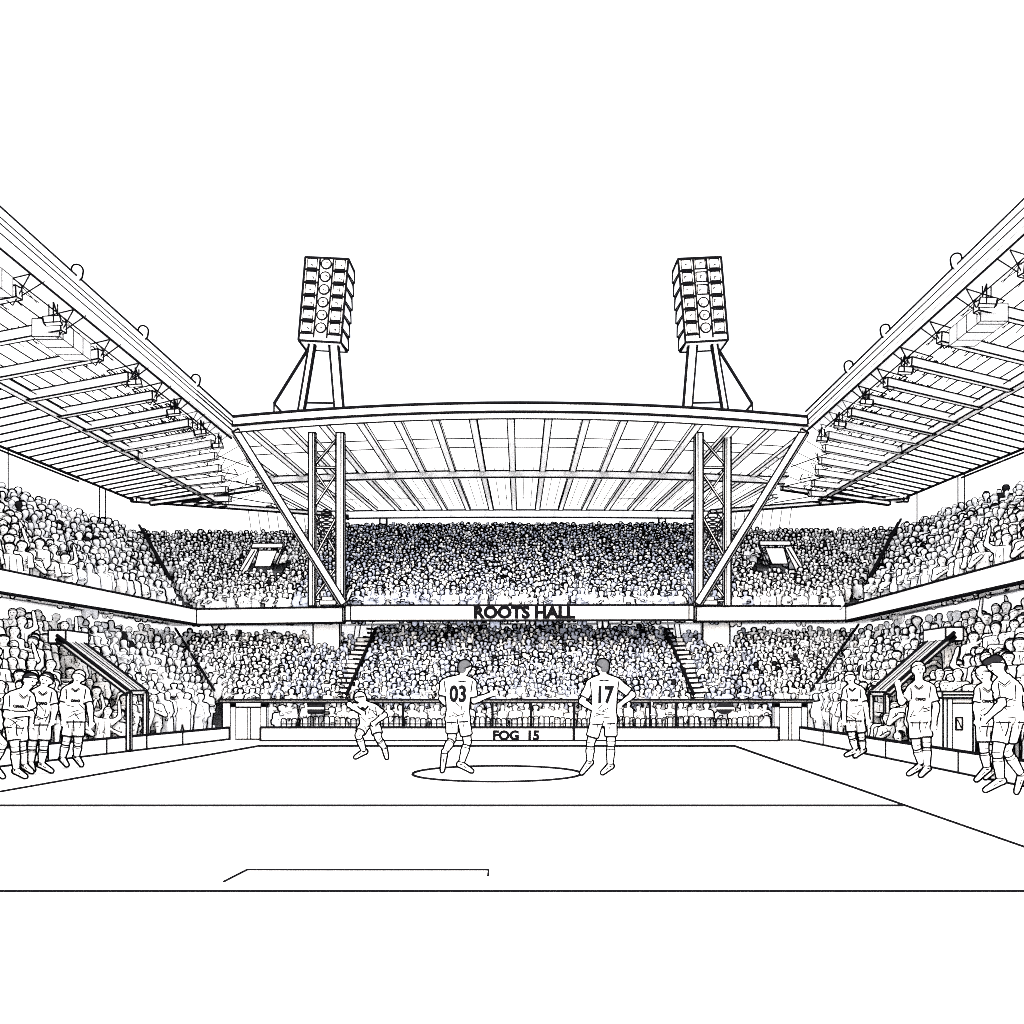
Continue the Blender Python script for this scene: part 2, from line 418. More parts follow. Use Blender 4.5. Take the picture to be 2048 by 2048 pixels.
# ================================================================== GROUND
mb = MB(); mb.quad((-400, -60, 0), (400, -60, 0), (400, 900, 0), (-400, 900, 0))
tag(mb.build('pitch'), 'flat white playing pitch and ground', 'ground', kind='structure')
def marking(name, pts, label, closed=False, w=1.6):
    m = MB(); m.ink([np.array([p[0], p[1], w * .3 * PX(p[1])]) for p in pts], w=w, closed=closed, n=6)
    return tag(m.build(name), label, 'pitch marking', kind='structure')
def G(u, v): Y = FPX * EYE / (v - V0); return P(u, v, Y)[:2]
def seg(a, b, n=12): return [np.array(a) + (np.array(b) - np.array(a)) * t for t in np.linspace(0, 1, n)]
l0, l1 = G(0, 1585), G(516, 1494); r0, r1 = G(2048, 1695), G(1470, 1494)
marking('pitch_marking', seg(l0 + (l0 - l1) * .25, l1), 'black touchline running along the left side of the pitch')
marking('pitch_marking', seg(r0 + (r0 - r1) * .35, r1), 'black touchline running along the right side of the pitch')
marking('pitch_marking', seg(l1, r1), 'black goal line in front of the far advertising boards', w=1.9)
marking('pitch_marking', seg((-9, G(0, 1613)[1]), G(1806, 1613)), 'long black line across the pitch ending at the right touchline', w=1.8)
marking('pitch_marking', seg((-5.5, G(0, 1784)[1]), (5.5, G(0, 1784)[1])), 'nearest black line crossing the whole pitch', w=1.8)
marking('pitch_marking', [G(447, 1765), G(494, 1741), *seg(G(494, 1741), G(977, 1741), 6)[1:], G(976, 1753)], 'short bent black line with angled ends near the front', w=1.5)
cc = G(994, 1548); cr = 168 / FPX * cc[1]
marking('pitch_marking', [(cc[0] + cr * math.cos(t), cc[1] + cr * 1.0 * math.sin(t)) for t in np.linspace(0, 2 * math.pi, 49)[:-1]], 'black circle marked on the pitch beside the two standing players', closed=True, w=1.7)
marking('pitch_marking', seg((-8.45, 26.15), (-7.4, 26.1)), 'black threshold line in front of the left door', w=1.3)
marking('pitch_marking', seg((7.35, 25.7), (8.0, 25.65)), 'black threshold line in front of the right door', w=1.3)

# ================================================================== ADVERTISING BOARDS
def board(p, q, z0, z1, label, th=.09, grp='low white advertising boards round the pitch'):
    p = np.array([*p, 0.]); q = np.array([*q, 0.]); d = unit(q - p); n = np.cross(d, [0, 0, 1.]) * th
    if np.dot(n, CAM - p) > 0: n = -n
    m = MB(); c = [p, q, q + n, p + n]
    m.hexa([x + np.array([0, 0, z0]) for x in c] + [x + np.array([0, 0, z1]) for x in c], w=1.5)
    m.ink([p - n * .1 + [0, 0, .012], q - n * .1 + [0, 0, .012]], w=1.9); m.ink([p + [0, 0, z1], q + [0, 0, z1]], w=1.7)
    return tag(m.build('advertising_board'), label, 'advertising board', grp)
def Lb(Y): return (-8.44 - (26.1 - Y) * .1393, Y)
def Rb(Y): return (7.96 - (25.6 - Y) * .0353, Y)
def yl(u):                                    # distance where the left board line meets picture column u
    a = (U0 - u) / FPX; return (8.44 + 26.1 * .1393) / (a + .1393)
def yr(u):
    a = (u - U0) / FPX; return (7.96 - 25.6 * .0353) / (a - .0353)
cuts = [10.5, 13.6, yl(96), yl(213), yl(293), yl(365), 26.1]
desc = ['nearest low white board by the left edge of the pitch', 'low white board behind the player at the left picture edge', 'low white board behind the three standing left players', 'low white board just right of the three left players', 'low white board below the left dugout post', 'low white board nearest the left door']
for a, b_, t in zip(cuts, cuts[1:], desc): board(Lb(a), Lb(b_), 0, .36, t)
cuts = [9.0, 12.4, yr(1917), yr(1772), yr(1647), 25.6]
desc = ['nearest low white board along the right side of the pitch', 'low white board behind the two walking right players', 'low white board beside the booth door', 'low white board between the two standing right players', 'low white board nearest the right door']
for a, b_, t in zip(cuts, cuts[1:], desc): board(Rb(a), Rb(b_), 0, .39, t)
YB = 25.34
b1 = board(P(521, 1483, YB)[:2], P(1147, 1483, YB)[:2], 0, .395, 'long white far board lettered FOG 15 behind the two central players')
b2 = board(P(1148, 1483, YB)[:2], P(1557, 1483, YB)[:2], 0, .395, 'plain white far board right of the lettered one')
b1['ox'], b1['oy'], b1['oz'] = b1.location
text_mesh('FOG  15', .375, .023, 'lettering', b1, lambda x, y, z: P(1032, 1471.5, YB) + np.array([x * .98, -.02 - z, y * .95]))

# ================================================================== PEOPLE IN THE STANDS : where they stand
people = []          # x, y, head top z, zone
def rowline(F, B, t): return [np.array(f) + (np.array(b) - np.array(f)) * t for f, b in zip(F, B)]
def fill(F, B, rows, sp, zone, excl=None, jit=.045):
    for j in range(rows):
        t = j / (rows - 1) if rows > 1 else 0
        L = rowline(F, B, t); k_ = (1.5, 1.35, 1.15)[j] if j < 3 and sp < .3 else 1.0; s = rng.uniform(0, sp)
        for a, b_ in zip(L, L[1:]):
            n = np.linalg.norm(b_ - a)
            while s < n:
                p = a + (b_ - a) * (s / n) + rng.normal(0, jit, 3) * np.array([1, 1, .7])
                q = excl(p, t) if excl else False
                if isinstance(q, float): p = p - [0, 0, q]; q = False
                if not q: people.append((p[0], p[1], p[2] + rng.uniform(-.04, .06), zone, j, t))
                s += sp * k_ * rng.uniform(.82, 1.22)
            s -= n
def terrace(F, B, rows, name, parent, drop=1.70):
    m = MB(); n = rows
    for j in range(n):
        a, b_ = rowline(F, B, max(0, (j - .5) / (n - 1))), rowline(F, B, min(1, (j + .5) / (n - 1)))
        c = rowline(F, B, j / (n - 1))
        for i in range(len(F) - 1):
            za, zb = c[i][2] - drop, c[i + 1][2] - drop
            p0, p1, q1, q0 = a[i].copy(), a[i + 1].copy(), b_[i + 1].copy(), b_[i].copy()
            for q, z_ in ((p0, za), (q0, za), (p1, zb), (q1, zb)): q[2] = z_
            m.quad(p0, p1, q1, q0, S_)
            if j < n - 1:
                d = rowline(F, B, (j + 1) / (n - 1)); r0_, r1_ = q0.copy(), q1.copy(); r0_[2] = d[i][2] - drop; r1_[2] = d[i + 1][2] - drop
                m.quad(q0, q1, r1_, r0_, S_)
    return m.build(name, parent)

end = thing('grandstand', (0, 28, 0), 'two tier end grandstand facing the viewer under an arched ribbed roof', 'grandstand')
side_t = {-1: thing('side_stand', (-11, 20, 0), 'two tier side stand along the left of the pitch with beamed roof', 'grandstand', 'side stands beside the pitch'),
          1: thing('side_stand', (11, 20, 0), 'two tier side stand along the right of the pitch with beamed roof', 'grandstand', 'side stands beside the pitch')}
# --- side stands
SF = {}
for sg in (-1, 1):
    R_ = side_t[sg]; dz = .0 if sg < 0 else .22
    fx = (lambda Y: -10.5 - .0833 * (29.2 - Y)) if sg < 0 else (lambda Y: 10.58 - .0215 * (29.2 - Y))
    SF[sg] = fx
    zt, zb = (4.08, 3.575) if sg < 0 else (4.17, 3.68)
    m = MB()          # balcony front
    pa, pb = np.array([fx(7), 7, 0]), np.array([fx(29.2), 29.2, 0]); n = np.array([sg * .16, 0, 0])
    c = [pa, pb, pb + n, pa + n]
    m.hexa([q + [0, 0, zb] for q in c] + [q + [0, 0, zt] for q in c], w=1.2)
    for z_, w_ in ((zb, 2.1), (zt, 1.6)):
        for y0, y1 in ((7, 14), (14, 22), (22, 29.2)): m.ink([[fx(y0), y0, z_], [fx(y1), y1, z_]], w=w_)
    m.build('balcony_front', R_)
    # upper tier
    Fu = [np.array([fx(8) + sg * .62, 8, 4.92 + dz * .4]), np.array([fx(28.7) + sg * .62, 28.75, 4.85 + dz * .4])]
    Bu = [np.array([sg * 14.4, 8, 6.7 + dz]), np.array([sg * 14.2, 33.6, 7.38 + dz])]
    fill(Fu, Bu, 10, .40, ('left' if sg < 0 else 'right') + ' upper')
    terrace(Fu, Bu, 10, 'upper_terrace', R_, 1.3)
    # lower tier
    if sg < 0:
        Fl = [np.array([Lb(9)[0] - .66, 9, 1.42]), np.array([Lb(26.3)[0] - .6, 26.6, 1.38])]
        Bl = [np.array([-12.6, 9, 3.3]), np.array([-11.55, 30.2, 3.42])]
        excl = lambda p, t: .42 if 20.3 < p[1] < 21.95 and p[0] > -11.0 else False
    else:
        Fl = [np.array([Rb(9)[0] + .66, 9, 1.42]), np.array([Rb(26.3)[0] + .6, 26.6, 1.38])]
        Bl = [np.array([10.95, 9, 3.3]), np.array([11.35, 30.2, 3.55])]
        excl = lambda p, t: True if (15.9 < p[1] < 18.2 and p[0] < 9.1) else (.42 if 19.8 < p[1] < 21.3 and p[0] < 10.0 else False)
    fill(Fl, Bl, 9, .43, ('left' if sg < 0 else 'right') + ' lower', excl)
    terrace(Fl, Bl, 9, 'lower_terrace', R_)
    m = MB()          # wall behind the lower tier and behind the upper tier
    b0, b1_ = Bl[0].copy(), Bl[1].copy()
    m.quad([b0[0] + sg * .3, 7, 0], [b1_[0] + sg * .3, 30.6, 0], [b1_[0] + sg * .3, 30.6, zb + .02], [b0[0] + sg * .3, 7, zb + .02], T_)
    wz = lambda Y: 8.3 + (Y - 25.1) * .0375 + dz * .5
    m.build('lower_back_wall', R_)
    m = MB()
    m.quad([sg * 14.62, 7, 3.4], [sg * 14.62, 33.9, 3.4], [sg * 14.62, 33.9, wz(33.9)], [sg * 14.62, 7, wz(7)], T_)
    for u, vis in ((15, 1), (198, 1), (210, 1), (281, 1)) if sg < 0 else ((1917, 1), (1930, 1), (1835, 1)):
        Y = 14.6 * FPX / abs(u - U0); m.ink([[sg * 14.58, Y, 5.5], [sg * 14.58, Y, wz(Y)]], w=.8)
    m.build('upper_back_wall', R_)
    m = MB(); m.quad([fx(7), 7, zb + .012], [fx(29.2), 29.2, zb + .012], [Bl[1][0] + sg * .3, 30.6, zb + .012], [Bl[0][0] + sg * .3, 7, zb + .012]); m.build('soffit', R_)
    # corner rail between the side tier and the end tier
    m = MB(); a, b_ = Fu[1], Bu[1]
    m.beam(a + [0, -.05, .12], b_ + [0, -.05, .22], .07, .07, I_, edges=False); m.ink([a + [sg * -.15, -.1, .0], b_ + [sg * -.15, -.1, .08]], w=1.0)
    m.build('corner_rail', R_)
    m = MB(); a, b_ = Fl[1], Bl[1]
    m.beam(a + [0, -.05, .05], b_ + [0, -.05, .1], .06, .06, I_, edges=False); m.build('corner_rail', R_)
    # ---- roof
    zf = lambda Y: (9.13 + (Y - 14.3) * .0162) if sg < 0 else 9.5
    XF = 8.26
    m = MB()          # eaves: a stack of bands along the pitch side
    bands = [0, .15, .235, .37, .5, .6] if sg < 0 else [0, .13, .27, .40, .53]
    for i, (t0, t1) in enumerate(zip(bands, bands[1:])):
        x = sg * (XF + .02 * i)
        for y0, y1 in ((5, 12), (12, 18), (18, 26)):
            m.quad([x, y0, zf(y0) - t0], [x, y1, zf(y1) - t0], [x, y1, zf(y1) - t1], [x, y0, zf(y0) - t1])
    for i, t in enumerate(bands):
        x = sg * (XF + .02 * min(i, len(bands) - 2)) 
        m.ink([[x, y, zf(y) - t] for y in (5, 9, 12, 15, 18, 22, 26)], w=1.5 if i in (0, len(bands) - 1) else 1.15)
    m.quad([sg * XF, 5, zf(5)], [sg * XF, 26, zf(26)], [sg * (XF + .7), 26, zf(26) - .05], [sg * (XF + .7), 5, zf(5) - .05])
    m.build('eaves', R_)
    ze = lambda Y: zf(Y) - bands[-1] + .08          # underside at the front
    def under(x, Y):                                # underside height of the sheeting
        t = (abs(x) - XF) / (14.55 - XF); return ze(min(Y, 26)) * (1 - t) + wz(Y) * t
    m = MB()
    yy = [5, 10, 15, 20, 26]; yb = [5, 12, 19, 26.5, 33.9]
    for i in range(4):
        for t0, t1 in ((0, .5), (.5, 1)):
            def q(t, k):
                Y = yy[k] * (1 - t) + yb[k] * t; x = sg * (XF + (14.6 - XF) * t); return [x, Y, under(x, Y)]
            m.quad(q(t0, i), q(t0, i + 1), q(t1, i + 1), q(t1, i), T_)
    skew = lambda x: (abs(x) - XF) * (7.9 / (14.6 - XF))       # beams fan backwards towards the corner
    def pt(x, Yf, dz_=0.0):
        Y = Yf + (abs(x) - XF) * .22 * (Yf - 5) / 10; return np.array([sg * abs(x), Y, under(x, Y) + dz_])
    # corrugation of the sheeting beyond the long purlin, lines on the sheeting before it
    k = 6.0
    while k < 33.6:
        a, b_ = pt(11.6, k, -.02), pt(14.5, k, -.02)
        m.ink([a, b_], w=1.25)
        k += .50
    for x in (8.75, 9.15, 9.55, 9.95, 10.35, 10.75, 11.1):
        m.ink([pt(x, Y, -.02) for Y in (7, 12, 17, 21, 25.6)], w=.95)
    m.build('roof_sheeting', R_)
    m = MB(); m.beam(pt(11.4, 6, -.16), pt(11.4, 25.2, -.16), .22, .22, W_, w=1.2); m.beam(pt(11.4, 25.2, -.16), pt(11.4, 32.0, -.16), .22, .22, W_, w=1.0); m.ink([pt(11.1, 6, -.24), pt(11.1, 25.2, -.2)], w=.8); m.build('purlin', R_)
    m = MB()
    for y0, y1 in ((6, 12), (12, 20), (20, 26.6)):
        m.ink([pt(14.5, y0, -.05), pt(14.5, y1, -.05)], w=1.9); m.ink([pt(14.5, y0, -.16), pt(14.5, y1, -.16)], w=1.4)
    m.ink([pt(14.5, 26.6, -.05), [sg * 14.5, 33.9, wz(33.9) - .05]], w=1.7); m.build('wall_plate', R_)
    yb_ = [12.2, 13.8, 15.4, 16.9, 18.4, 19.8, 21.1, 22.3, 23.4, 24.4, 25.4, 26.5, 27.7, 28.9, 30.2, 31.5]
    for i, Y in enumerate(yb_):                    # transverse beams with their knee braces
        m = MB(); xs_ = 8.62 + max(0, Y - 25) * .3; a, b_ = pt(xs_, Y, -.30), pt(11.35, Y, -.2)
        m.beam(a, b_, .14, .20, W_, w=1.1 if i < 9 else .75); r = random.Random(i * 7 + sg)
        tb = pt(xs_ + .12, Y, -.50); tc, td = pt(xs_ - .22, Y, -.03), pt(xs_ + .62, Y, -.03); bw = .85 if i < 8 else .5
        m.ink([tb, tc], w=bw); m.ink([tb, td], w=bw); m.ink([tc, td], w=bw); m.ink([tc * .6 + tb * .4, td * .6 + tb * .4], w=bw * .7); m.ink([pt(8.33, Y + .35, -.02), a + [sg * .05, 0, -.12]], w=bw)
        for q in range(9 if i < 6 else (5 if i < 10 else 0)):
            x = 8.75 + max(0, Y - 25) * .3 + .16 * q; m.ink([pt(x, Y + .12, -.02), pt(x + .1 * (-1) ** q, Y + .95, -.04)], w=.6)
        m.ink([pt(xs_ + .3, Y + .5, -.05), pt(11.2, Y + .5, -.05)], w=.6)
        for q in range(3 if i < 9 else 1):
            x = r.uniform(9.0, 10.9); m.ink([pt(x, Y + .1, -.03), pt(x + r.uniform(.1, .35), Y + .75, -.04), pt(x + r.uniform(.4, .6), Y + .15, -.03)], w=.9)
        if 3 < i < 10:
            for q in range(8):
                x = r.uniform(8.8, 9.9); m.ink([pt(x, Y + .15, -.02), pt(x + r.uniform(-.12, .18), Y + .8, -.05)], w=.75)
        m.build('roof_beam', R_)
    # caps on the eaves
    for u in ((155, 287, 392) if sg < 0 else (1912, 1770, 1697)):
        Y = XF * FPX / abs(u - U0); c = np.array([sg * XF, Y, zf(Y)]); m = MB()
        V, F = solid([(c + [0, 0, .02], c + [0, 0, .12], .07, .085)], .03, .02); V = relax(V, F); H, HF = backing(V, F, 1.1 * PX(Y))
        o = len(V); link_mesh('vent_cap', np.concatenate([V, H]), list(map(tuple, F)) + [tuple(q + o) for q in HF], [W_] * len(F) + [I_] * len(HF), R_, True)

# --- hanging lamps under the side roofs
def spotlight(c, sg, i, label):
    t = thing('spotlight', tuple(map(float, c)), label, 'spotlight', 'spotlights under the side roofs'); px = PX(c[1])
    m = MB(); m.ink([c + [0, 0, .34], c + [0, 0, .08]], w=1.0); m.ink([c + [0, 0, .34], c + [-sg * .10, -.05, .1]], w=1.1); m.ink([c + [.08, 0, .30], c + [.08, 0, .06], c + [-.08, 0, .06], c + [-.08, 0, .30]], w=.9)
    m.build('bracket', t)
    m = MB(); d = unit([sg * .8, -.25, -.15]); m.beam(c - d * .13, c + d * .15, .17, .11, W_, w=.9); m.ink([c - d * .05 + [0, -.1, .08], c - d * .05 + [0, -.1, -.08]], w=1.0); m.build('housing', t)
    m = MB(); q = c + d * .16; pr = unit(np.cross(d, [0, 0, 1])); up = np.cross(pr, d)
    m.ink([q + pr * .07 * math.cos(a) + up * .055 * math.sin(a) for a in np.linspace(0, 6.283, 11)[:-1]], closed=True, w=1.2); m.quad(*[q + pr * a * .05 + up * b * .04 for a, b in ((-1, -1), (1, -1), (1, 1), (-1, 1))], M_); m.build('lens', t)
for sg in (-1, 1):
    for i, (u, lb) in enumerate(((112, 'nearest'), (275, 'second nearest'), (352, 'third nearest'), (405, 'middle'), (440, 'small far')) ):
        Y = 8.5 * FPX / (U0 - u); z_ = (9.13 + (Y - 14.3) * .0162 if sg < 0 else 9.5) - .95
        spotlight(np.array([sg * 8.55, Y, z_]), sg, i, f'{lb} white spotlight hanging under the {"left" if sg < 0 else "right"} roof edge')
    for (u, Yc, lb) in ((15, 14.8, 'upper'), (150, 17.6, 'lower')):
        z_ = (9.13 if sg < 0 else 9.42) - (.78 if u == 15 else .84); m = MB(); c = np.array([sg * 8.95, Yc, z_])
        lo, hi = c - np.array([.26, .62, .17]), c + np.array([.26, .62, .17]); m.box(lo, hi, T_, w=.62)
        for y in (-.5, -.1, .28): m.ink([[lo[0] - .01, c[1] + y, lo[2] - .01], [hi[0] + .01, c[1] + y, lo[2] - .01]], w=.5); m.ink([[c[0] - sg * .27, c[1] + y, lo[2]], [c[0] - sg * .27, c[1] + y, hi[2]]], w=.5)
        m.ink([c + [0, -.4, .17], c + [0, -.4, .5]], w=.8); m.ink([c + [0, .4, .17], c + [0, .4, .5]], w=.8)
        tag(m.build('heater_lamp'), f'{lb} thin lined white box heater under the {"left" if sg < 0 else "right"} roof edge', 'heater', 'box heaters under the side roofs')

# --- end stand
YC, YW = 28.0, 29.2
m = MB()
def fasc(u0, u1, Y0, Y1, v0, v1, v2, v3, wt=1.5, wb=1.5, th=.2):
    a, b_ = P(u0, v1, Y0), P(u1, v3, Y1); c, d = P(u0, v0, Y0), P(u1, v2, Y1); n = np.array([0, th, 0])
    m.hexa([a, b_, b_ + n, a + n, c, d, d + n, c + n], w=1.2); m.ink([a, b_], w=wb); m.ink([c, d], w=wt)
fasc(690, 1388, YC, YC, 1211, 1241, 1210, 1240); fasc(393, 686, YW, YW - .3, 1218, 1249, 1214, 1245); fasc(1392, 1692, YW - .3, YW, 1212, 1243, 1212, 1241)
fasc(687, 690, YW - .3, YC, 1214, 1245, 1211, 1241); fasc(1388, 1391, YC, YW - .3, 1210, 1240, 1212, 1243)
m.quad([-12, YW + .2, 3.60], [12, YW + .2, 3.70], [12, 30.6, 3.70], [-12, 30.6, 3.60], T_)
for u in (701, 1378): m.ink([P(u, 1211, YC - .01), P(u, 1241, YC - .01)], w=.9)
bf = m.build('balcony_front', end)
text_mesh('ROOTS HALL', .60, .036, 'lettering', bf, lambda x, y, z: P(1048, 1226, YC) + np.array([x * .88, -.03 - z, y * .84]))
# upper tier of the end stand
def vom(p, t): 
    return abs(abs(p[0]) - 9.15) < .78 and 31.65 < p[1] < 34.2
Fw = [np.array([-10.5, YW + .25, 4.62]), np.array([-5.75, YW + .1, 4.66])]
Bw = [np.array([-14.2, 33.6, 7.40]), np.array([-8.0, 38.6, 8.22])]
fill(Fw, Bw, 26, .215, 'end upper', vom); terrace(Fw, Bw, 18, 'upper_terrace', end, .95)
Fr = [np.array([5.75, YW + .1, 4.7]), np.array([10.55, YW + .25, 4.7])]; Br = [np.array([8.0, 38.6, 8.3]), np.array([14.2, 33.6, 7.5])]
fill(Fr, Br, 26, .215, 'end upper', vom); terrace(Fr, Br, 18, 'upper_terrace', end, .95)
Fc = [np.array([-5.25, YC + .45, 4.60]), np.array([5.25, YC + .45, 4.60])]; Bc = [np.array([-8.1, 40.2, 8.85]), np.array([8.1, 40.2, 8.9])]
fill(Fc, Bc, 46, .155, 'end upper'); terrace(Fc, Bc, 30, 'upper_terrace', end, .95)
# lower tier of the end stand
def stairx(p): return 0
Fl_ = [np.array([-8.7, 26.95, 1.45]), np.array([-5.45, 26.95, 1.40])]; Bl_ = [np.array([-11.45, 30.2, 3.42]), np.array([-5.5, 29.9, 3.38])]
def lw(p, t): return t > .8 and -7.15 < p[0] < -5.9
fill(Fl_, Bl_, 17, .24, 'end lower', lw); terrace(Fl_, Bl_, 14, 'lower_terrace', end)
Fl2 = [np.array([5.55, 26.95, 1.40]), np.array([8.7, 26.95, 1.45])]; Bl2 = [np.array([5.6, 29.9, 3.45]), np.array([11.3, 30.2, 3.5])]
def lw2(p, t): return t > .8 and 6.0 < p[0] < 7.2
fill(Fl2, Bl2, 17, .24, 'end lower', lw2); terrace(Fl2, Bl2, 14, 'lower_terrace', end)
Flc = [np.array([-4.95, 26.95, 1.42]), np.array([5.05, 26.95, 1.42])]; Blc = [np.array([-4.72, 30.1, 3.60]), np.array([4.85, 30.1, 3.6])]
fill(Flc, Blc, 22, .185, 'end lower'); terrace(Flc, Blc, 16, 'lower_terrace', end)
# front row people behind the fence
fill([np.array([-7.3, 26.3, 1.06]), np.array([7.3, 26.3, 1.06])], [np.array([-7.3, 26.5, 1.12]), np.array([7.3, 26.5, 1.12])], 2, .33, 'end front')

# back walls and piers
m = MB()
m.quad([-12.2, 30.5, 0], [12.2, 30.5, 0], [12.2, 30.5, 3.7], [-12.2, 30.5, 3.7], T_)
for u in (712, 722, 745): m.ink([P(u, 1243, 30.4), P(u - 8, 1300, 30.4)], w=.8)
for u in (1358, 1348, 1335): m.ink([P(u, 1243, 30.4), P(u + 8, 1300, 30.4)], w=.8)
m.build('lower_back_wall', end)
for u0, u1, v0, v1 in ((940, 957, 1245, 1256), (958, 972, 1245, 1258), (1073, 1091, 1245, 1259), (1098, 1126, 1245, 1259)):
    a, b_ = P(u0, v1, 30.3), P(u1, v0, 30.3); m = MB(); m.box((a[0], 30.27, a[2]), (b_[0], 30.35, b_[2]), D_ if u0 != 940 else W_, w=1.4); m.build('box_window', end)
for u0, u1 in ((627, 680), (1405, 1459)):
    a, b_ = P(u0, 1250, 29.55), P(u1, 1250, 29.55); m = MB(); m.box((a[0], 29.5, .3), (b_[0], 29.75, 3.7), w=1.0); m.build('pier', end)
m = MB()
wp = [(-14.55, 33.9, 8.63), (-8.3, 39.3, 9.15), (-8.3, 43.2, 9.9), (8.3, 43.2, 9.9), (8.3, 39.3, 9.25), (14.55, 33.9, 8.75)]
for a, b_ in zip(wp, wp[1:]): m.quad([a[0], a[1], 4], [b_[0], b_[1], 4], b_, a, T_)
for a, b_ in ((wp[0], wp[1]), (wp[4], wp[5])):
    a, b_ = np.array(a), np.array(b_); m.beam(a + [0, -.2, -.05], b_ + [0, -.2, -.05], .12, .15, w=1.2)
for q in range(8):                                       # thin panel joints on the corner walls
    for sg in (-1, 1):
        t = .55 + q * .05; a = np.array(wp[0] if sg < 0 else wp[-1]); b_ = np.array(wp[1] if sg < 0 else wp[-2]); p = a + (b_ - a) * t + [0, -.06, 0]
        m.ink([p + [0, 0, -.12], p + [sg * -.12, 0, -.95]], w=.5)
m.build('upper_back_wall', end)
# ---- the arched roof
def rz(x, Y):
    if Y < 33: t = (Y - 26) / 7; z0 = 9.28 + (9.42 - 9.28) * t; s = .30 - .12 * t
    else: t = (Y - 33) / 10; z0 = 9.42 + (9.98 - 9.42) * t; s = .18 - .13 * t
    return z0 - s * (x / 8.26) ** 2
def hw(Y): return 8.26 + (Y - 26) / 17 * 3.6
m = MB()
xs = np.linspace(-1, 1, 17); ys = [26, 29, 33, 38, 43]
for y0, y1 in zip(ys, ys[1:]):
    for a, b_ in zip(xs, xs[1:]):
        q = lambda s, Y: [s * hw(Y), Y, rz(s * hw(Y), Y) + .24]
        m.quad(q(a, y0), q(b_, y0), q(b_, y1), q(a, y1), T_)
for Y in (26.45, 29.0, 30.15):
    m.ink([[x, Y, rz(x, Y) + .23] for x in np.linspace(-hw(Y), hw(Y), 21)], w=.9)
m.ink([[x, 40.3, rz(x, 40.3) + .23] for x in np.linspace(-9, 9, 13)], w=.5)
for i in range(-9, 10):
    for f in (.36, .68):
        x = .85 + 1.1 * (i + f); m.ink([[x, Y, rz(x, Y) + .23] for Y in (33.2, 38, 42.8)], w=.5)
roof = m.build('roof_sheeting', end)
for i in range(-11, 11):
    x = .85 + 1.1 * i - .02
    if abs(x) > 11.6: continue
    y0 = 26.1 if abs(x) < 8.1 else 26 + (abs(x) - 8.26) / 3.6 * 17 + .15
    m = MB(); pts = [(y0)] + ([33.0] if y0 < 32.6 else []) + [42.8]
    for a, b_ in zip(pts, pts[1:]):
        m.beam([x, a, rz(x, a) + .10], [x, b_, rz(x, b_) + .10], .22, .13, T_, w=.85)
    m.build('roof_rib', end)
m = MB()          # arched front edge
xs = np.linspace(-8.28, 8.28, 19)
top = lambda x: 9.72 - .40 * (x / 8.26) ** 2
for a, b_ in zip(xs, xs[1:]):
    m.hexa([np.array(q) for q in ((a, 25.9, top(a) - .26), (b_, 25.9, top(b_) - .26), (b_, 26.1, top(b_) - .26), (a, 26.1, top(a) - .26), (a, 25.9, top(a)), (b_, 25.9, top(b_)), (b_, 26.1, top(b_)), (a, 26.1, top(a)))], edges=False)
    m.quad([a, 26.0, top(a) - .26], [b_, 26.0, top(b_) - .26], [b_, 26.0, top(b_) - .44], [a, 26.0, top(a) - .44])
m.ink([[x, 25.88, top(x)] for x in xs], w=2.0); m.ink([[x, 25.88, top(x) - .26] for x in xs], w=1.9); m.ink([[x, 25.97, top(x) - .44] for x in xs], w=1.1)
for x in (xs[0], xs[-1]): m.ink([[x, 25.88, top(x)], [x, 25.88, top(x) - .26]], w=1.5)
m.build('roof_front_edge', end)
for Y, h_, nm in ((33.0, .25, 'cross_beam'), (43.0, .36, 'rear_beam')):
    m = MB(); xs = np.linspace(-hw(Y) + (.05 if Y < 40 else 2.0), hw(Y) - (.05 if Y < 40 else 2.0), 13)
    for a, b_ in zip(xs, xs[1:]):
        za, zb = rz(a, Y) + .06, rz(b_, Y) + .06
        m.hexa([np.array(q) for q in ((a, Y - .1, za - h_), (b_, Y - .1, zb - h_), (b_, Y + .1, zb - h_), (a, Y + .1, za - h_), (a, Y - .1, za), (b_, Y - .1, zb), (b_, Y + .1, zb), (a, Y + .1, za))], m=T_, edges=False)
    m.ink([[x, Y - .1, rz(x, Y) + .06] for x in xs], w=1.1); m.ink([[x, Y - .1, rz(x, Y) + .06 - h_] for x in xs], w=1.1)
    m.build(nm, end)
for u in (767, 1324):
    m = MB(); a = P(u, 1040, 42.8); m.box((a[0] - .16, 42.7, 8.3), (a[0] + .16, 42.88, 9.6), w=1.0); m.build('rear_post', end)
for sg in (-1, 1):          # corner roof between the end roof and the side roof
    m = MB(); A = np.array([sg * 8.26, 26, 8.85]); B = np.array([sg * 14.6, 33.9, 8.7]); C_ = np.array([sg * 11.9, 43, 9.9])
    m.add([A, B, C_], [(0, 1, 2)], T_)
    m.beam(B + [sg * -.1, -.1, -.1], C_ + [0, 0, -.1], .2, .16, w=1.2)
    m.beam(np.array([sg * 13.9, 33.9, 8.48]), np.array([sg * 9.6, 33.0, 8.85]), .14, .14, w=1.1)
    m.beam(C_ + [0, 0, -.1], np.array([sg * 8.2, 43, 9.7]), .2, .16, w=1.2)
    for k in (2, 5, 8):
        a = A + (B - A) * (k + .5) / 12 + [0, .2, -.03]; b_ = A + (C_ - A) * min(1, (k + 1.5) / 12) + [0, 0, -.03]; m.ink([a, b_], w=.8)
    m.build('corner_roof', end)
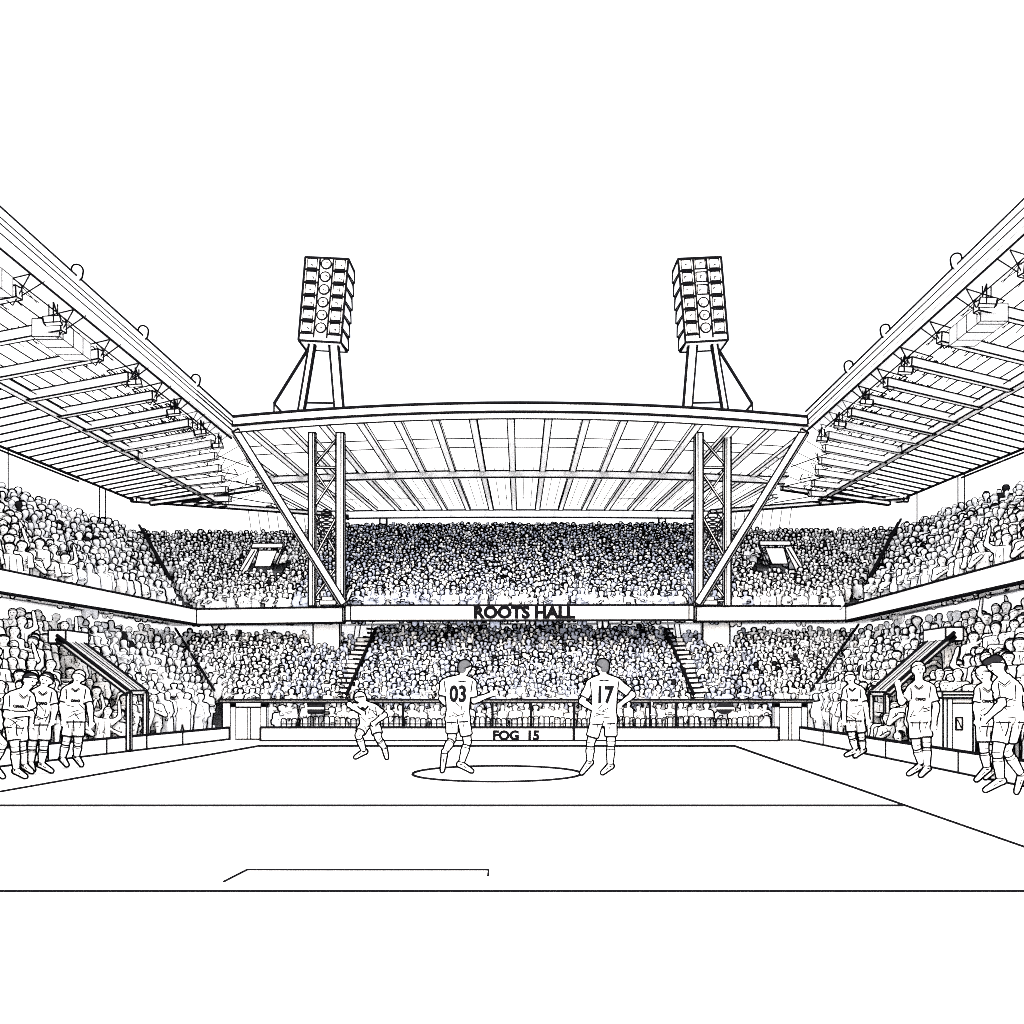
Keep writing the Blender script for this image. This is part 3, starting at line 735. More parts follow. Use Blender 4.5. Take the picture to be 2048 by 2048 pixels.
# ---- lattice masts and raking struts
YM = 27.7
for sg in (-1, 1):
    uo, ui = ((625, 681) if sg < 0 else (1454, 1397)); zt_ = 9.35
    xo, xi = (uo - U0) / FPX * YM, (ui - U0) / FPX * YM
    t = end
    for x, wd in ((xo, .20), (xi, .24)):
        m = MB(); m.box((x - wd / 2, YM - .1, 4.03), (x + wd / 2, YM + .1, zt_), w=1.2); m.ink([[x - sg * wd * .15, YM - .11, 4.05], [x - sg * wd * .15, YM - .11, zt_]], w=.7); m.build('mast_post', t)
    m = MB()
    zs = [4.2, 5.4, 7.0, 8.3, 9.3]
    for i, (z0, z1) in enumerate(zip(zs, zs[1:])):
        m.beam([xo, YM, z0], [xi, YM, z1], .06, .05, w=.75); m.beam([xi, YM + .06, z0], [xo, YM + .06, z1], .06, .05, w=.75)
        if i in (0, 3): m.beam([xo, YM, z0], [xi, YM, z0], .05, .06, w=.9)
    for q in range(6):
        c = np.array([(xo + xi) / 2, YM, 6.25 + .12 * q]); m.ink([c + [.3 * math.cos(a) * math.sin(.6 + q * .4), .0, .16 * math.sin(a)] for a in np.linspace(0, 6.283, 15)[:-1]], closed=True, w=1.0)
    m.build('mast_bracing', t)
    m = MB(); m.beam(P(470 if sg < 0 else 1610, 862, 26.05), P(686 if sg < 0 else 1396, 1208, YM - .2), .19, .2, w=1.3); m.build('raking_strut', t)
    m = MB(); a = P(640 if sg < 0 else 1402, 1198, YM - .1); 
    m.box((a[0], YM - .15, 4.06), (a[0] + .50, YM, 4.2), w=.8); m.box((a[0] + .06, YM - .13, 4.2), (a[0] + .40, YM, 4.3), w=.7)
    m.build('mast_foot', t)

# ---- vomitories: openings in the upper tier
for sg in (-1, 1):
    Yv = 31.55; ou = (lambda u: u) if sg < 0 else (lambda u: 2 * U0 - u + 5); lab = 'left' if sg < 0 else 'right'; dv = 0 if sg < 0 else -5
    t = thing('tunnel_entrance', tuple(map(float, P(ou(525), 1150, Yv))), f'white framed tunnel entrance opening among the upper tier crowd, {lab} of the masts', 'tunnel entrance', 'tunnel entrances in the upper tier')
    q = lambda u, v, Y=Yv: P(ou(520 + (u - 520) * 1.25), 1118 + (v - 1122) * 1.25 + dv, Y)
    m = MB()
    m.hexa([q(506, 1104), q(556, 1104), q(556, 1104, Yv + .5), q(506, 1104, Yv + .5), q(508, 1097), q(557, 1097), q(557, 1097, Yv + .5), q(508, 1097, Yv + .5)], w=.8); m.build('lintel', t)
    m = MB(); m.hexa([q(480, 1152), q(496, 1150), q(496, 1150, Yv + .2), q(480, 1152, Yv + .2), q(506, 1105), q(517, 1106), q(517, 1106, Yv + .2), q(506, 1105, Yv + .2)], m=W_, w=.8)
    m.ink([q(486, 1150), q(512, 1108)], w=.9); m.ink([q(540, 1140), q(556, 1105)], w=1.0); m.ink([q(546, 1138), q(559, 1103)], w=.9); m.build('side_wall', t)
    m = MB(); m.hexa([q(511, 1134, Yv + .05), q(537, 1134, Yv + .05), q(537, 1134, Yv + .3), q(511, 1134, Yv + .3), q(518, 1108, Yv + .05), q(548, 1108, Yv + .05), q(548, 1108, Yv + .3), q(518, 1108, Yv + .3)], w=.8); m.build('door', t)
# ---- aisle stairs of the lower tier
for sg in (-1, 1):
    t = thing('stairway', (sg * 5.2, 27.2, 0), f'steep stairway with black handrail beside the {"left" if sg < 0 else "right"} end of the central lower block', 'stairs', 'stairways of the lower tier')
    m = MB(); m2 = MB(); n = 15; ra = random.Random(5)
    for k in range(n):
        q = k / (n - 1); Y = 26.9 + 2.9 * q; z_ = 1.08 + 2.1 * q; x = sg * (5.52 - .42 * q)
        m.box((x - .3, Y, z_ - 1.0), (x + .3, Y + .25, z_), W_ if k % 3 else G_, w=.75)
        m2.ink([[x - sg * .33, Y, z_ + .28], [x - sg * .33 + sg * ra.uniform(.15, .45), Y - .05, z_ + .30]], w=1.4)
        m2.ink([[x - sg * .33, Y, z_ + .28], [x - sg * .33, Y, z_]], w=.7)
    a = np.array([sg * 5.2, 26.85, 1.32]); b_ = np.array([sg * 4.77, 29.7, 3.5]); m2.ink([a, b_], w=1.5); m2.ink([a + [0, 0, -.12], b_ + [0, 0, -.12]], w=1.0)
    m.build('steps', t); m2.build('handrail', t)
# ---- front wall rail, fence, doors, loudspeakers
fence = thing('fence', (0, 26.1, 0), 'long black picket fence with white top rail below the end stand', 'fence')
m = MB(); a, b_ = P(446, 1402, 26.55), P(1636, 1402, 26.55); m.box((a[0], 26.2, 1.09), (b_[0], 26.32, 1.165), w=1.5); m.build('top_rail', fence)
for u in (806, 900, 985, 1062, 1148, 1300, 1352):
    x = (u - U0) / FPX * 26.1; m = MB(); m.box((x - .035, 26.06, 0), (x + .035, 26.13, 1.1), I_, edges=False); m.build('post', fence)
m = MB()
for x in np.arange(-6.9, 7.0, .155):
    h_ = .66 + .04 * math.sin(x * 3); m.ink([[x, 26.0, .2], [x, 26.0, h_ - .05], [x + .03, 26.0, h_], [x + .12, 26.0, h_], [x + .15, 26, h_ - .05]], w=.9)
m.ink([[-6.9, 26.02, .47], [6.9, 26.02, .47]], w=.7); m.build('pickets', fence)
for sg in (-1, 1):
    ul, ur = (462, 534) if sg < 0 else (1547, 1613); lab = 'left' if sg < 0 else 'right'; Y = 26.12
    xl, xr = (ul - U0) / FPX * Y, (ur - U0) / FPX * Y
    t = thing('double_door', ((xl + xr) / 2, Y, 0), f'white double door with grey frame at the {lab} end of the end stand fence', 'door', 'double doors beside the end stand fence')
    m = MB(); m.box((xl, Y - .06, 0), (xl + .16, Y + .1, 1.05), G_, w=.7); m.box((xr - .16, Y - .06, 0), (xr, Y + .1, 1.05), G_, w=.7); m.box((xl, Y - .06, .96), (xr, Y + .1, 1.08), G_, w=.8); m.build('door_frame', t)
    xm = (xl + xr) / 2
    for a, b_ in ((xl + .16, xm - .002), (xm + .002, xr - .16)):
        m = MB(); m.box((a, Y, .01), (b_, Y + .05, .95), W_, edges=False); e_ = xm + (-.05 if a < xm else .05); m.ink([[e_, Y - .005, .02], [e_, Y - .005, .94]], w=.75); m.ink([[a, Y - .005, .94], [b_, Y - .005, .94]], w=.8); m.build('door_leaf', t)
    w = MB(); xa, xb = (xl - .25, xl - .01) if sg < 0 else (xr + .01, xr + .3); w.box((min(xa, xb), Y, 0), (max(xa, xb), Y + .15, 1.08), w=1.1); w.build('side_panel', t)
    us = (618, 648) if sg < 0 else (1433, 1465); a, b_ = P(us[0], 1426, 25.9), P(us[1], 1407, 25.9); m = MB()
    z0, z1 = a[2], b_[2]; dz_ = (z1 - z0)
    t = thing('loudspeaker', ((a[0] + b_[0]) / 2, 25.9, float(z0)), f'black loudspeaker with a white stripe hung on the {lab} part of the fence', 'loudspeaker', 'loudspeakers on the end stand fence')
    if sg < 0: m.box((a[0], 25.8, z0), (b_[0], 25.98, z1), D_, w=1.2)
    else:
        c = (a + b_) / 2; r = (b_[0] - a[0]) / 2; n = 18
        m.add([[c[0] + r * math.cos(q), y, c[2] + r * .75 * math.sin(q)] for y in (25.8, 25.98) for q in np.linspace(0, 6.283, n + 1)[:-1]], [(i, (i + 1) % n, n + (i + 1) % n, n + i) for i in range(n)] + [tuple(range(n)), tuple(range(n, 2 * n))], D_)
    m.build('cabinet', t)
    m = MB(); m.box((a[0] - .02, 25.77, z0 + dz_ * .42), (b_[0] + .02, 25.8, z0 + dz_ * .58), W_, edges=False); m.build('stripe', t)

# ================================================================== DUGOUTS and BOOTH
for sg in (-1, 1):
    lab = 'left' if sg < 0 else 'right'
    if sg < 0: Yd = 21.9; xf, xb = -9.1, -10.75; zf_, zb_ = 1.39, 2.66
    else: Yd = 21.2; xf, xb = 8.25, 9.75; zf_, zb_ = 1.36, 2.68
    t = thing('dugout', (xf, Yd, 0), f'slanted roof shelter with thick black edge lines in the {lab} lower stand', 'dugout', 'slanted dugout shelters in the side stands')
    m = MB(); a = np.array([xf, Yd, zf_]); b_ = np.array([xb, Yd, zb_])
    m.beam(a + [0, -.5, 0], b_ + [0, -.5, 0], 1.0, .12, T_, w=1.3, side=(0, 1, 0))
    for q, w_ in ((-1.02, 2.4), (-.7, 1.0), (-.55, 1.6), (-.3, .9), (-.12, 2.0)):
        m.ink([a + [0, q, .07], b_ + [0, q, .07]], w=w_); m.ink([a + [0, q, -.07], b_ + [0, q, -.07]], w=w_ * .6)
    m.build('roof', t)
    m = MB(); m.box((xb - .2, Yd - 1.0, zb_ - .12), (xb + .2, Yd + .1, zb_ + .18), w=1.3); m.build('roof_end', t)
    for y in (Yd - .95, Yd - .02):
        m = MB(); m.beam([xf, y, 0.05], [xf, y, zf_], .09, .09, W_, w=1.3); m.build('post', t)
Yk = 17.0
t = thing('booth', (8.3, Yk, 0), 'small white booth with grey framed door and tiny window behind the right boards', 'booth')
x0, x1 = P(1886, 0, Yk)[0], P(1952, 0, Yk)[0]
m = MB(); m.box((x0, Yk, 0), (x1, Yk + .9, 1.3), W_, w=1.2); m.build('wall', t)
m = MB(); m.box((x0 - .05, Yk - .08, 1.3), (x1 + .05, Yk + .95, 1.42), W_, w=1.4); m.ink([[x0 - .05, Yk - .09, 1.36], [x1 + .05, Yk - .09, 1.36]], w=1.2); m.build('roof', t)
xd0, xd1 = P(1902, 0, Yk)[0], P(1944, 0, Yk)[0]
m = MB(); m.box((xd0 - .09, Yk - .05, 0), (xd0, Yk, 1.28), G_, w=.7); m.box((xd1, Yk - .05, 0), (xd1 + .04, Yk, 1.28), G_, w=.7); m.build('door_frame', t)
m = MB(); m.box((xd0, Yk - .03, 0), (xd1, Yk - .005, 1.2), W_, w=1.1); dr = m.build('door', t)
m = MB(); a, b_ = P(1910, 1459, Yk), P(1922, 1435, Yk); m.box((a[0], Yk - .05, a[2]), (b_[0], Yk - .03, b_[2]), W_, w=1.2); m.ink([[a[0] + .02, Yk - .06, b_[2] - .03], [b_[0] - .02, Yk - .06, a[2] + .03]], w=.8); m.build('window', dr)

# ================================================================== FLOODLIGHTS
for sg in (-1, 1):
    Yt = 28.0; lab = 'left' if sg < 0 else 'right'
    mu = (lambda u: u) if sg < 0 else (lambda u: 2053 - u)
    q = lambda u, v, Y=Yt: P(mu(u), v, Y)
    base = P(mu(640), 830, Yt)
    t = thing('floodlight_tower', (float(base[0]), Yt, float(base[2])), f'{lab} floodlight tower with eighteen lamps standing on the end roof', 'floodlight', 'floodlight towers on the end roof')
    m = MB(); bk = .95
    tl, tr, br, bl = q(611, 514), q(697, 518), q(682, 685), q(597, 680)
    off = np.array([0, bk, .06])
    m.hexa([bl, br, br + off + np.array([-sg * .12, 0, 0]) * 0, bl + off, tl, tr, tr + off, tl + off], w=1.6)
    m.ink([bl, br], w=1.5); cas = m.build('lamp_panel', t)
    def on(a, b, d=0.0):                   # point on the lit face; a across 0..1, b down 0..1
        top_ = tl + (tr - tl) * a; bot = bl + (br - bl) * a; n = unit(np.cross(tr - tl, bl - tl)); n = n if n[1] < 0 else -n
        return top_ + (bot - top_) * b + n * d
    m = MB()
    for a in (.345, .655): m.ink([on(a, .01, .01), on(a, .96, .01)], w=1.3)
    for k in range(1, 7):
        for a0, a1 in ((.02, .34), (.66, .98)): m.ink([on(a0, k * .153 - .005, .01), on(a1, k * .153 - .005, .01)], w=1.3)
    m.build('divider', cas)
    for k in range(6):
        m = MB()                                # side visors
        a = tr + (br - tr) * (k / 6 + .02); b_ = tr + (br - tr) * ((k + 1) / 6)
        s_ = -sg * np.array([1, 0, 0]); 
        m.add([a, a + off, b_ + off + s_ * .06, b_ + s_ * .02], [(0, 1, 2, 3)], G_); m.ink([a, a + off * .9 + s_ * .03, b_ + off * .9 + s_ * .07], w=1.2); m.ink([b_ + s_ * .02, b_ + off * .9 + s_ * .07], w=.7)
        m.build('visor', t)
    for c_ in range(3):
        for k in range(6):
            m = MB(); ca = (.175, .5, .825)[c_]; cb = .075 + .153 * k; ha, hb = .115, .057; r = random.Random(c_ * 31 + k * 7 + sg)
            rnd = (c_ == 1) if sg < 0 else (c_ == 1 and k > 2)
            if rnd: m.ink([on(ca + ha * math.cos(x), cb + hb * math.sin(x), .02) for x in np.linspace(0, 6.283, 13)[:-1]], closed=True, w=1.2)
            else:
                m.ink([on(ca - ha, cb - hb, .02), on(ca + ha, cb - hb, .02), on(ca + ha, cb + hb, .02), on(ca - ha, cb + hb, .02)], closed=True, w=1.15)
            m.quad(on(ca - ha * .8, cb - hb * .8, .03), on(ca + ha * .8, cb - hb * .8, .03), on(ca + ha * .8, cb + hb * .8, .03), on(ca - ha * .8, cb + hb * .8, .03), W_)
            x0, y0 = r.uniform(-.4, .2), r.uniform(-.3, .3)
            m.ink([on(ca + ha * x0, cb + hb * y0, .035), on(ca + ha * (x0 + .45), cb + hb * (y0 + r.uniform(-.3, .3)), .035), on(ca + ha * (x0 + .45), cb + hb * (y0 + .4), .035)], w=.75)
            m.build('lamp', t)
    for (ut, vt, ub, vb, wd) in ((625, 688, 600, 838, .17), (668, 690, 680, 838, .27)):
        m = MB(); m.beam(q(ut, vt, Yt + .4), q(ub, vb, Yt + .4), wd, .15, w=1.5, side=(1, 0, 0)); m.build('leg', t)
    m = MB(); m.ink([q(612, 805, Yt + .35), q(668, 806, Yt + .35)], w=1.5); m.build('crossbar', t)
    m = MB(); m.ink([q(620, 692, Yt + .4), q(548, 808, Yt + .4)], w=2.1); m.build('stay', t)
    m = MB(); a, b_, c = q(548, 807, Yt + .4), q(548, 835, Yt + .4), q(570, 832, Yt + .4); m.add([a, b_, c], [(0, 1, 2)], W_); m.ink([a, b_], w=1.3); m.ink([a, c], w=1.6); m.build('stay_bracket', t)

# ================================================================== PLAYERS
player('player in white shirt leaning on his arm, second from the left edge', 14.7, dict(hd=(60, 1364), nk=(48, 1386), sl=(20, 1399, .0), sr=(58, 1400), el=(13, 1432, -.1), wl=(56, 1430, -.24), er=(66, 1420, .15), wr=(62, 1445, .2), hl=(23, 1450), hr=(41, 1450, .05), kl=(30, 1498, -.05), kr=(44, 1496, .12), al=(33, 1543, 0), ar=(49, 1533, .22), tl=(49, 1554, -.12), tr=(62, 1544, .1)), (.9, -.5, -.25), crest=True, hair=('black', 'short'))
player('player in white shirt with black hair and arm round his neighbour', 15.6, dict(hd=(92, 1364), nk=(86, 1382), sl=(69, 1394), sr=(102, 1393), el=(50, 1392, .15), wl=(32, 1395, .2), er=(110, 1418, 0), wr=(106, 1440, -.08), hl=(72, 1447), hr=(91, 1447), kl=(64, 1498), kr=(87, 1498), al=(62, 1530), ar=(83, 1532), tl=(66, 1543, -.22), tr=(101, 1544, -.05)), (.25, -1, -.1), crest=True, hair=('black', 'short'))
player('player in white shirt standing alone, rightmost of the left players', 16.8, dict(hd=(157, 1358), nk=(151, 1375), sl=(133, 1387), sr=(170, 1387), el=(124, 1414, -.06), wl=(127, 1440, -.1), er=(180, 1416, -.06), wr=(182, 1444, -.08), hl=(140, 1442), hr=(158, 1442), kl=(132, 1488), kr=(156, 1489), al=(125, 1520), ar=(153, 1517, .1), tl=(133, 1532, -.2), tr=(162, 1531, 0)), (.35, -1, -.05), crest=True, hair=('white', 'short'))
player('player cut off by the left edge of the picture, one leg showing', 14.5, dict(hd=(-58, 1348), nk=(-52, 1370), sl=(-75, 1384), sr=(-32, 1384), el=(-82, 1415), wl=(-78, 1440, -.1), er=(-22, 1415), wr=(-12, 1438, -.1), hl=(-58, 1445), hr=(-40, 1445), kl=(-55, 1498), kr=(6, 1494, -.1), al=(-60, 1545), ar=(-14, 1536, .1), tl=(-42, 1556, -.1), tr=(4, 1557, .05)), (.6, -1, 0), hair=('black', 'short'))
player('smaller player running with bent back left of the pitch circle', 18.4, dict(hd=(720, 1403, -.15), nk=(729, 1416, -.08), sl=(718, 1424, -.12), sr=(751, 1426, .08), el=(699, 1416, -.15), wl=(722, 1431, -.38), er=(769, 1437, .1), wr=(750, 1452, -.22), hl=(731, 1455), hr=(749, 1453, .05), kl=(717, 1478, -.24), kr=(757, 1484, -.05), al=(728, 1510, 0), ar=(769, 1503, .2), tl=(713, 1520, -.1), tr=(773, 1520, .12)), (-.75, -.7, -.1), hair=('white', 'short'), S=.92)
player('player seen from behind wearing number 03, one foot lifted', 15.6, dict(hd=(930, 1338), nk=(924, 1359), sl=(890, 1371), sr=(943, 1371), el=(884, 1400, .05), wl=(900, 1418, .22), er=(948, 1404, .05), wr=(978, 1393, .12), hl=(904, 1440), hr=(927, 1440), kl=(904, 1481, .0), kr=(935, 1486, .08), al=(889, 1508, -.22), ar=(922, 1531, 0), tl=(885, 1541, -.2), tr=(941, 1543, -.05)), (.7, .7, 0), number='03', hair=('grey', 'short'), back=True, stout=.95)
player('player seen from behind wearing number 17, hands on his hips', 15.2, dict(hd=(1205, 1339), nk=(1208, 1360), sl=(1182, 1375), sr=(1236, 1374), el=(1164, 1408, -.02), wl=(1192, 1427, .05), er=(1265, 1395, .0), wr=(1243, 1412, .1), hl=(1194, 1446), hr=(1221, 1446), kl=(1181, 1492, .05), kr=(1222, 1491), al=(1179, 1530, .08), ar=(1220, 1537), tl=(1165, 1549, -.02), tr=(1207, 1549, -.1)), (-.5, .85, 0), number='17', hair=('grey', 'short'), back=True, stout=.95)
player('smaller player in white standing with arms down near the right door', 19.0, dict(hd=(1700, 1360), nk=(1704, 1376), sl=(1694, 1387), sr=(1721, 1387), el=(1687, 1412, -.06), wl=(1688, 1440, -.1), er=(1731, 1413, -.06), wr=(1735, 1440, -.08), hl=(1701, 1440), hr=(1718, 1440), kl=(1704, 1477), kr=(1723, 1479, .05), al=(1712, 1504), ar=(1726, 1503, .12), tl=(1694, 1513, -.1), tr=(1711, 1515, -.05)), (-.5, -1, -.05), crest=True, hair=('white', 'short'))
player('tall player waving one bent arm in front of the right boards', 14.9, dict(hd=(1837, 1344), nk=(1838, 1370), sl=(1823, 1386), sr=(1860, 1383), el=(1803, 1408, -.05), wl=(1797, 1381, -.12), er=(1872, 1416, -.06), wr=(1868, 1450, -.12), hl=(1829, 1442), hr=(1849, 1442), kl=(1833, 1496), kr=(1853, 1492), al=(1843, 1534, .06), ar=(1854, 1540, -.02), tl=(1820, 1550, .02), tr=(1843, 1553, -.12)), (-.15, -1, 0), crest=True, hair=('white', 'short'))
player('player in white shirt partly hidden behind the walking one', 14.1, dict(hd=(1968, 1354), nk=(1976, 1374), sl=(1961, 1386), sr=(1990, 1388), el=(1953, 1416), wl=(1955, 1440, -.05), er=(1998, 1418, .1), wr=(2000, 1445, .1), hl=(1965, 1448), hr=(1984, 1448), kl=(1968, 1503), kr=(1984, 1503, .2), al=(1974, 1541), ar=(1992, 1538, .3), tl=(1955, 1561, -.05), tr=(1973, 1557, .2)), (-.8, -.6, -.05), crest=True, hair=('white', 'cap'))
player('largest player walking to the left in a black cap at the right edge', 12.0, dict(hd=(1993, 1345), nk=(2008, 1370), sl=(1998, 1388, -.1), sr=(2030, 1390, .1), el=(2004, 1420, -.2), wl=(1976, 1447, -.28), er=(2048, 1420, .2), wr=(2046, 1455, .15), hl=(2008, 1450, -.06), hr=(2030, 1450, .06), kl=(1995, 1520, -.1), kr=(2013, 1514, .2), al=(2001, 1574, -.08), ar=(2043, 1562, .38), tl=(1974, 1591, -.1), tr=(2034, 1593, .38)), (-1, -.25, -.15), hair=('black', 'cap'), stout=1.02)

# ================================================================== SPECTATORS
def uv(p): return U0 + p[0] / p[1] * FPX, V0 - (p[2] - EYE) / p[1] * FPX
seen = [q for q in people if -25 < uv(q)[0] < 2073]; beyond = [q for q in people if -700 < uv(q)[0] <= -25 or 2073 <= uv(q)[0] < 2750]
size = lambda q: q[1] * (1.0 if q[4] < 8 else 1.03)
seen.sort(key=size)
NEAR = seen[:298]; REST = seen[298:] + beyond
base = {}
def spec_mesh(v, sg, sit):
    key = (v, sg, sit)
    if key in base: return base[key]
    pr, hd = spectator_prims(v, 'sit' if sit else True)
    V, F = solid(pr, .034, .03); V = relax(V, F, 1)
    view = unit([-sg * .48, -1, -.02])
    ang = -sg * .35; ca, sa = math.cos(ang), math.sin(ang)
    Rm = np.array([[ca, -sa, 0], [sa, ca, 0], [0, 0, 1]])
    V = V @ Rm.T
    hd2 = Rm @ hd
    HV, HF = backing(V, F, .029, view)
    fc = (V[F].mean(1) - hd2) @ Rm; hr = HAIR[v % 8]
    ms = []
    for c in fc:
        ishair = np.linalg.norm(c) < .16 and (c[2] > .055 + .4 * max(0, -c[1] - .02) or (c[1] > .03 and c[2] > -.05))
        ms.append({'white': W_, 'black': D_, 'grey': M_}[hr] if ishair else W_)
    ex = MB(); n0 = Rm @ np.array([0, 0, 1.455])
    ring_on(ex, n0 + [0, -.005, 0], [0, 0, 1], .068, .008)
    for s in (-.036, .036):
        e = hd2 + Rm @ np.array([s, -.108, .01]); ex.ink([e - Rm @ np.array([.010, 0, 0]), e + Rm @ np.array([.010, 0, 0])], r=.009, n=4)
    mth = hd2 + Rm @ np.array([0, -.104, -.055]); ex.ink([mth - Rm @ np.array([.02, 0, 0]), mth + Rm @ np.array([.02, 0, 0])], r=.006, n=4)
    bv = BVHTree.FromPolygons([Vector(q) for q in V], [tuple(int(i) for i in q) for q in F]); fw = Rm @ np.array([0, -1, 0]); rr = random.Random(v * 3 + sg)
    def on(x_, z_):
        h_ = bv.ray_cast(Vector(Rm @ np.array([x_, -.9, z_])), Vector(-fw), 1.2)
        return None if h_[0] is None else np.array(h_[0]) + fw * .006
    def draw(pts, r_):
        run = []
        for q in [on(*p) for p in pts] + [None]:
            if q is None or (run and np.linalg.norm(q - run[-1]) > .12):
                if len(run) > 1: ex.ink(run, r=r_, n=4)
                run = []
            if q is not None: run.append(q)
    draw([(x_, .86 + .02 * math.sin(9 * x_)) for x_ in np.linspace(-.2, .2, 9)], .010)                # hem
    draw([(.012 * math.sin(7 * z_), z_) for z_ in np.linspace(1.40, .90, 8)] if v % 3 else [(-.07, 1.43), (-.03, 1.36), (0, 1.32), (.03, 1.36), (.07, 1.43)], .008)   # front opening or neckline
    for q in (-1, 1): draw([(q * (.14 + .03 * t_), 1.36 - .3 * t_) for t_ in np.linspace(0, 1, 6)], .009)      # armholes
    for q in range(5):
        x0, z0 = rr.uniform(-.16, .16), rr.uniform(.92, 1.3); dx, dz_ = rr.uniform(-.09, .09), rr.uniform(-.12, .12)
        draw([(x0 + dx * t_, z0 + dz_ * t_ + .02 * math.sin(5 * t_)) for t_ in np.linspace(0, 1, 5)], .007)
    ring_on(ex, hd2 + [0, 0, .03], unit(Rm @ np.array([rr.uniform(-.2, .2), .55, 1])), .099, .008)          # hairline
    vs = np.concatenate([V, HV, np.array(ex.v)]); o = len(V) + len(HV)
    fs = list(map(tuple, F)) + [tuple(q + len(V)) for q in HF] + [tuple(i + o for i in q) for q in ex.f]
    ob = link_mesh('person', vs - 0, fs, ms + [I_] * len(HF) + ex.m, None, True)
    me = ob.data; bpy.data.objects.remove(ob)
    # undo the origin shift so that the feet stand at z = 0, x = y = 0
    o_ = np.array([(vs[:, 0].min() + vs[:, 0].max()) / 2, (vs[:, 1].min() + vs[:, 1].max()) / 2, vs[:, 2].min()])
    for vert in me.vertices: vert.co += Vector(o_)
    base[key] = me; return me
for q in NEAR:
    x, y, z, zone, row, t = q
    sg = -1 if x < 0 else 1; v = random.randrange(8)
    if v in (3, 4) and random.random() < .75: v = random.choice((0, 1, 2, 6, 7))
    me = spec_mesh(v, sg, zone.endswith('upper') or row == 0)
    o = bpy.data.objects.new('person', me); COL.objects.link(o)
    s = random.uniform(.95, 1.06); o.scale = (s * random.uniform(.84, 1.14), s, s); o.location = (x, y, z - 1.73 * s); o.rotation_euler = (0, random.gauss(0, .07), random.uniform(-.3, .3))
    u, v_ = uv(q)
    tier = zone.split()[1]; lr = 'left' if sg < 0 else 'right'
    rown = ['front row', 'second row', 'third row', 'fourth row', 'fifth row', 'sixth row', 'seventh row', 'eighth row', 'ninth row', 'top row'][row]
    if lr == 'left': reg = 'by picture edge' if u < 70 else ('behind three players' if u < 190 else 'past the dugout')
    else: reg = 'by picture edge' if u > 1990 else ('above the booth' if u > 1870 else 'past waving player')
    tag(o, f'spectator {DESC[v]}, {rown}, {lr} {tier} tier, {reg}', 'spectator', f'spectators in the {lr} {tier} tier')

# the far crowd, uncountable: one mass of small simplified figures
variants = []
for v in range(12):
    pr, hd = spectator_prims([0, 2, 1, 6, 7, 5][v % 6], full=False)
    if v >= 6: pr += [(np.array([s_ * .1, 0, .88]), np.array([s_ * .11, 0, .40]), .11, .08) for s_ in (-1, 1)]
    V, F = solid(pr, .068, .03); V = V - np.array([0, 0, 1.72])
    variants.append((V, F, vnormals(V, F), fnormals(V, F), hd[2] - 1.72))
VV, FF, MM = [], [], []; off = 0
for q in REST:
    x, y, z, zone, row, t = q
    V, F, vn, fn, hz = variants[rng.integers(6) + (6 if row < 2 else 0)]
    a = rng.normal(0, .45) - .45 * x / 14
    ca, sa = math.cos(a), math.sin(a); Rm = np.array([[ca, -sa, 0], [sa, ca, 0], [0, 0, 1]]); lx = rng.normal(0, .05 if row < 3 else .16)
    Rm = np.array([[math.cos(lx), 0, math.sin(lx)], [0, 1, 0], [-math.sin(lx), 0, math.cos(lx)]]) @ Rm; Rm = Rm * np.array([rng.uniform(.8, 1.3), 1, rng.uniform(.85, 1.1)])[None, :]
    s = rng.uniform(.80, 1.06) * {'end upper': .58 + .2 * (1 - t) ** 2, 'end lower': .64 + .14 * (1 - t), 'end front': .82}.get(zone, 1.0)
    P0 = np.array([x, y, z]); Vw = V @ Rm.T * s + P0; n_ = vn @ Rm.T; f_ = fn @ Rm.T
    view = unit(CAM - P0); keep = f_ @ view < .1
    Hh = Vw + n_ * (.70 * PX(y) * rng.uniform(.45, 1.3)); K = F[keep]; uq, inv = np.unique(K, return_inverse=True)
    VV += [Vw, Hh[uq]]; FF += [F + off, inv.reshape(-1, 4)[:, ::-1] + off + len(Vw)]
    r = rng.random(); base_m = (B_ if zone in ('end upper', 'end lower') and abs(x) < 7.5 and r < .55 else G_) if r < .8 else (W_ if r < .988 or row < 3 else D_)
    mm = np.full(len(F), base_m); hc = V[F].mean(1)[:, 2]
    if rng.random() < .16: mm[hc > hz + .05] = D_
    MM += [mm, np.full(len(K), I_)]; off += len(Vw) + len(uq)
VV = np.concatenate(VV); FF = np.concatenate(FF); MM = np.concatenate(MM)
me = bpy.data.meshes.new('crowd'); me.vertices.add(len(VV)); me.vertices.foreach_set('co', VV.ravel())
me.loops.add(FF.size); me.loops.foreach_set('vertex_index', FF.ravel().astype(np.int32))
me.polygons.add(len(FF)); me.polygons.foreach_set('loop_start', np.arange(0, FF.size, 4, dtype=np.int32)); me.polygons.foreach_set('loop_total', np.full(len(FF), 4, dtype=np.int32))
for m_ in MATS: me.materials.append(m_)
me.polygons.foreach_set('material_index', MM.astype(np.int32)); me.update(calc_edges=True); me.validate()
crowd = bpy.data.objects.new('crowd', me); COL.objects.link(crowd)
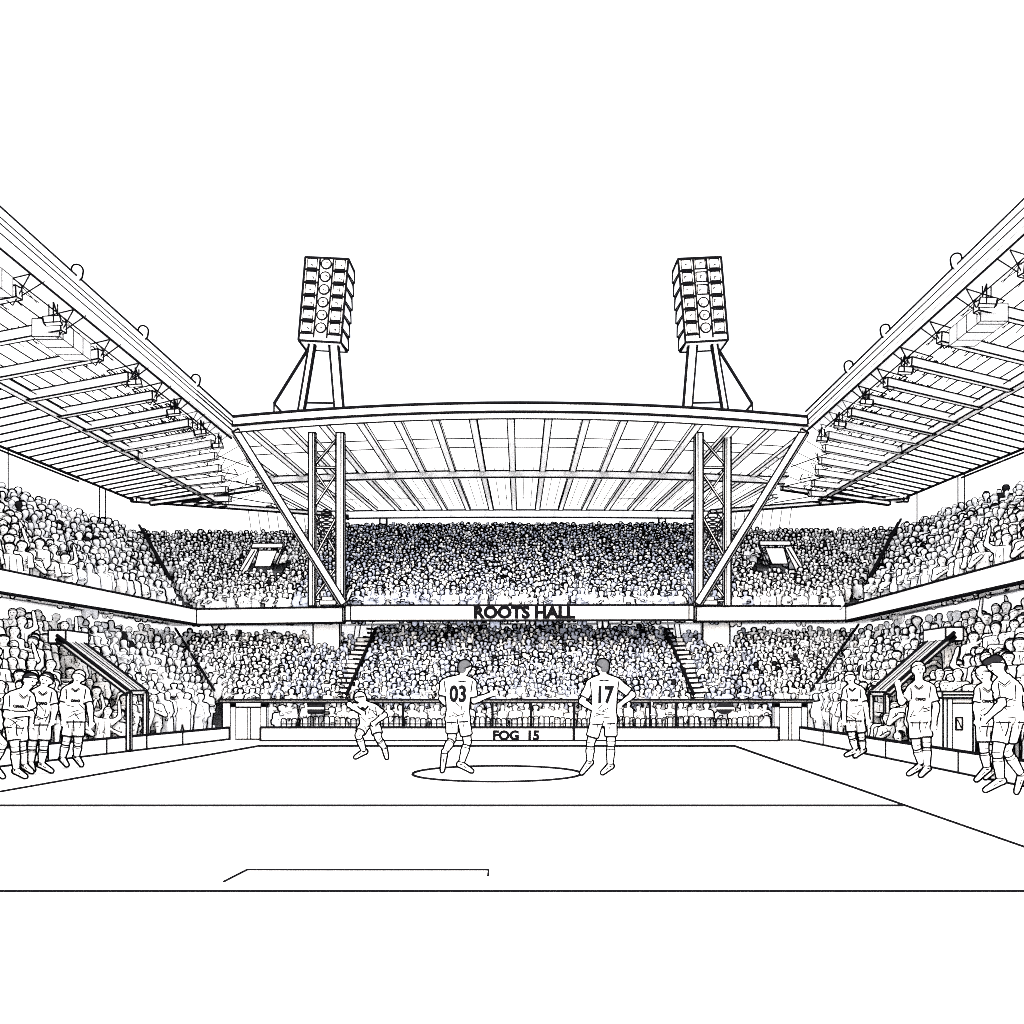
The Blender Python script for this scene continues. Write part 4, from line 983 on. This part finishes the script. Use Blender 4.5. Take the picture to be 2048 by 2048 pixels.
tag(crowd, 'dense far crowd of tiny outlined spectators filling all the tiers', 'crowd', kind='stuff')
print('people', len(people), 'near', len(NEAR), 'far', len(REST), 'faces', len(FF))

# ================================================================== LIGHT, SKY, CAMERA
SUN_EL, SUN_AZ = math.radians(30), math.radians(182)         # high, behind the viewer, veiled by bright cloud
w = bpy.data.worlds.new('World'); scn.world = w; w.use_nodes = True; nt = w.node_tree
bg = nt.nodes['Background']
sky = nt.nodes.new('ShaderNodeTexSky'); sky.sky_type = 'NISHITA'; sky.sun_disc = False; sky.sun_elevation = SUN_EL; sky.sun_rotation = SUN_AZ
sky.dust_density = 6; sky.air_density = .6; sky.ozone_density = .3
bg.inputs['Strength'].default_value = .05; nt.links.new(sky.outputs['Color'], bg.inputs['Color'])
cl = nt.nodes.new('ShaderNodeBackground'); cl.inputs['Color'].default_value = (1, 1, 1, 1); cl.inputs['Strength'].default_value = .75   # even white cloud
ad = nt.nodes.new('ShaderNodeAddShader'); nt.links.new(bg.outputs[0], ad.inputs[0]); nt.links.new(cl.outputs[0], ad.inputs[1])
nt.links.new(ad.outputs[0], nt.nodes['World Output'].inputs['Surface'])
sn = bpy.data.lights.new('sun', 'SUN'); sn.energy = 1.5; sn.angle = math.radians(90); sn.color = (1, .985, .965)
so = bpy.data.objects.new('sun', sn); COL.objects.link(so)
so.rotation_euler = (math.pi / 2 - SUN_EL, 0, math.radians(2)); so.location = (0, -20, 30)
cam = bpy.data.cameras.new('camera'); cam.sensor_width = 36; cam.lens = 36 * FPX / 2048; cam.shift_x = (1024 - U0) / 2048; cam.shift_y = (V0 - 1024) / 2048
cam.clip_end = 2000; cam.clip_start = .1
co = bpy.data.objects.new('camera', cam); COL.objects.link(co); co.location = CAM; co.rotation_euler = (math.pi / 2, 0, 0); scn.camera = co
scn.view_settings.view_transform = 'Standard'; scn.view_settings.look = 'None'; scn.view_settings.exposure = 1.6; scn.view_settings.gamma = 1
scn.cycles.max_bounces = 10; scn.cycles.diffuse_bounces = 8
scn.cycles.use_denoising = False; scn.cycles.filter_width = 1.0
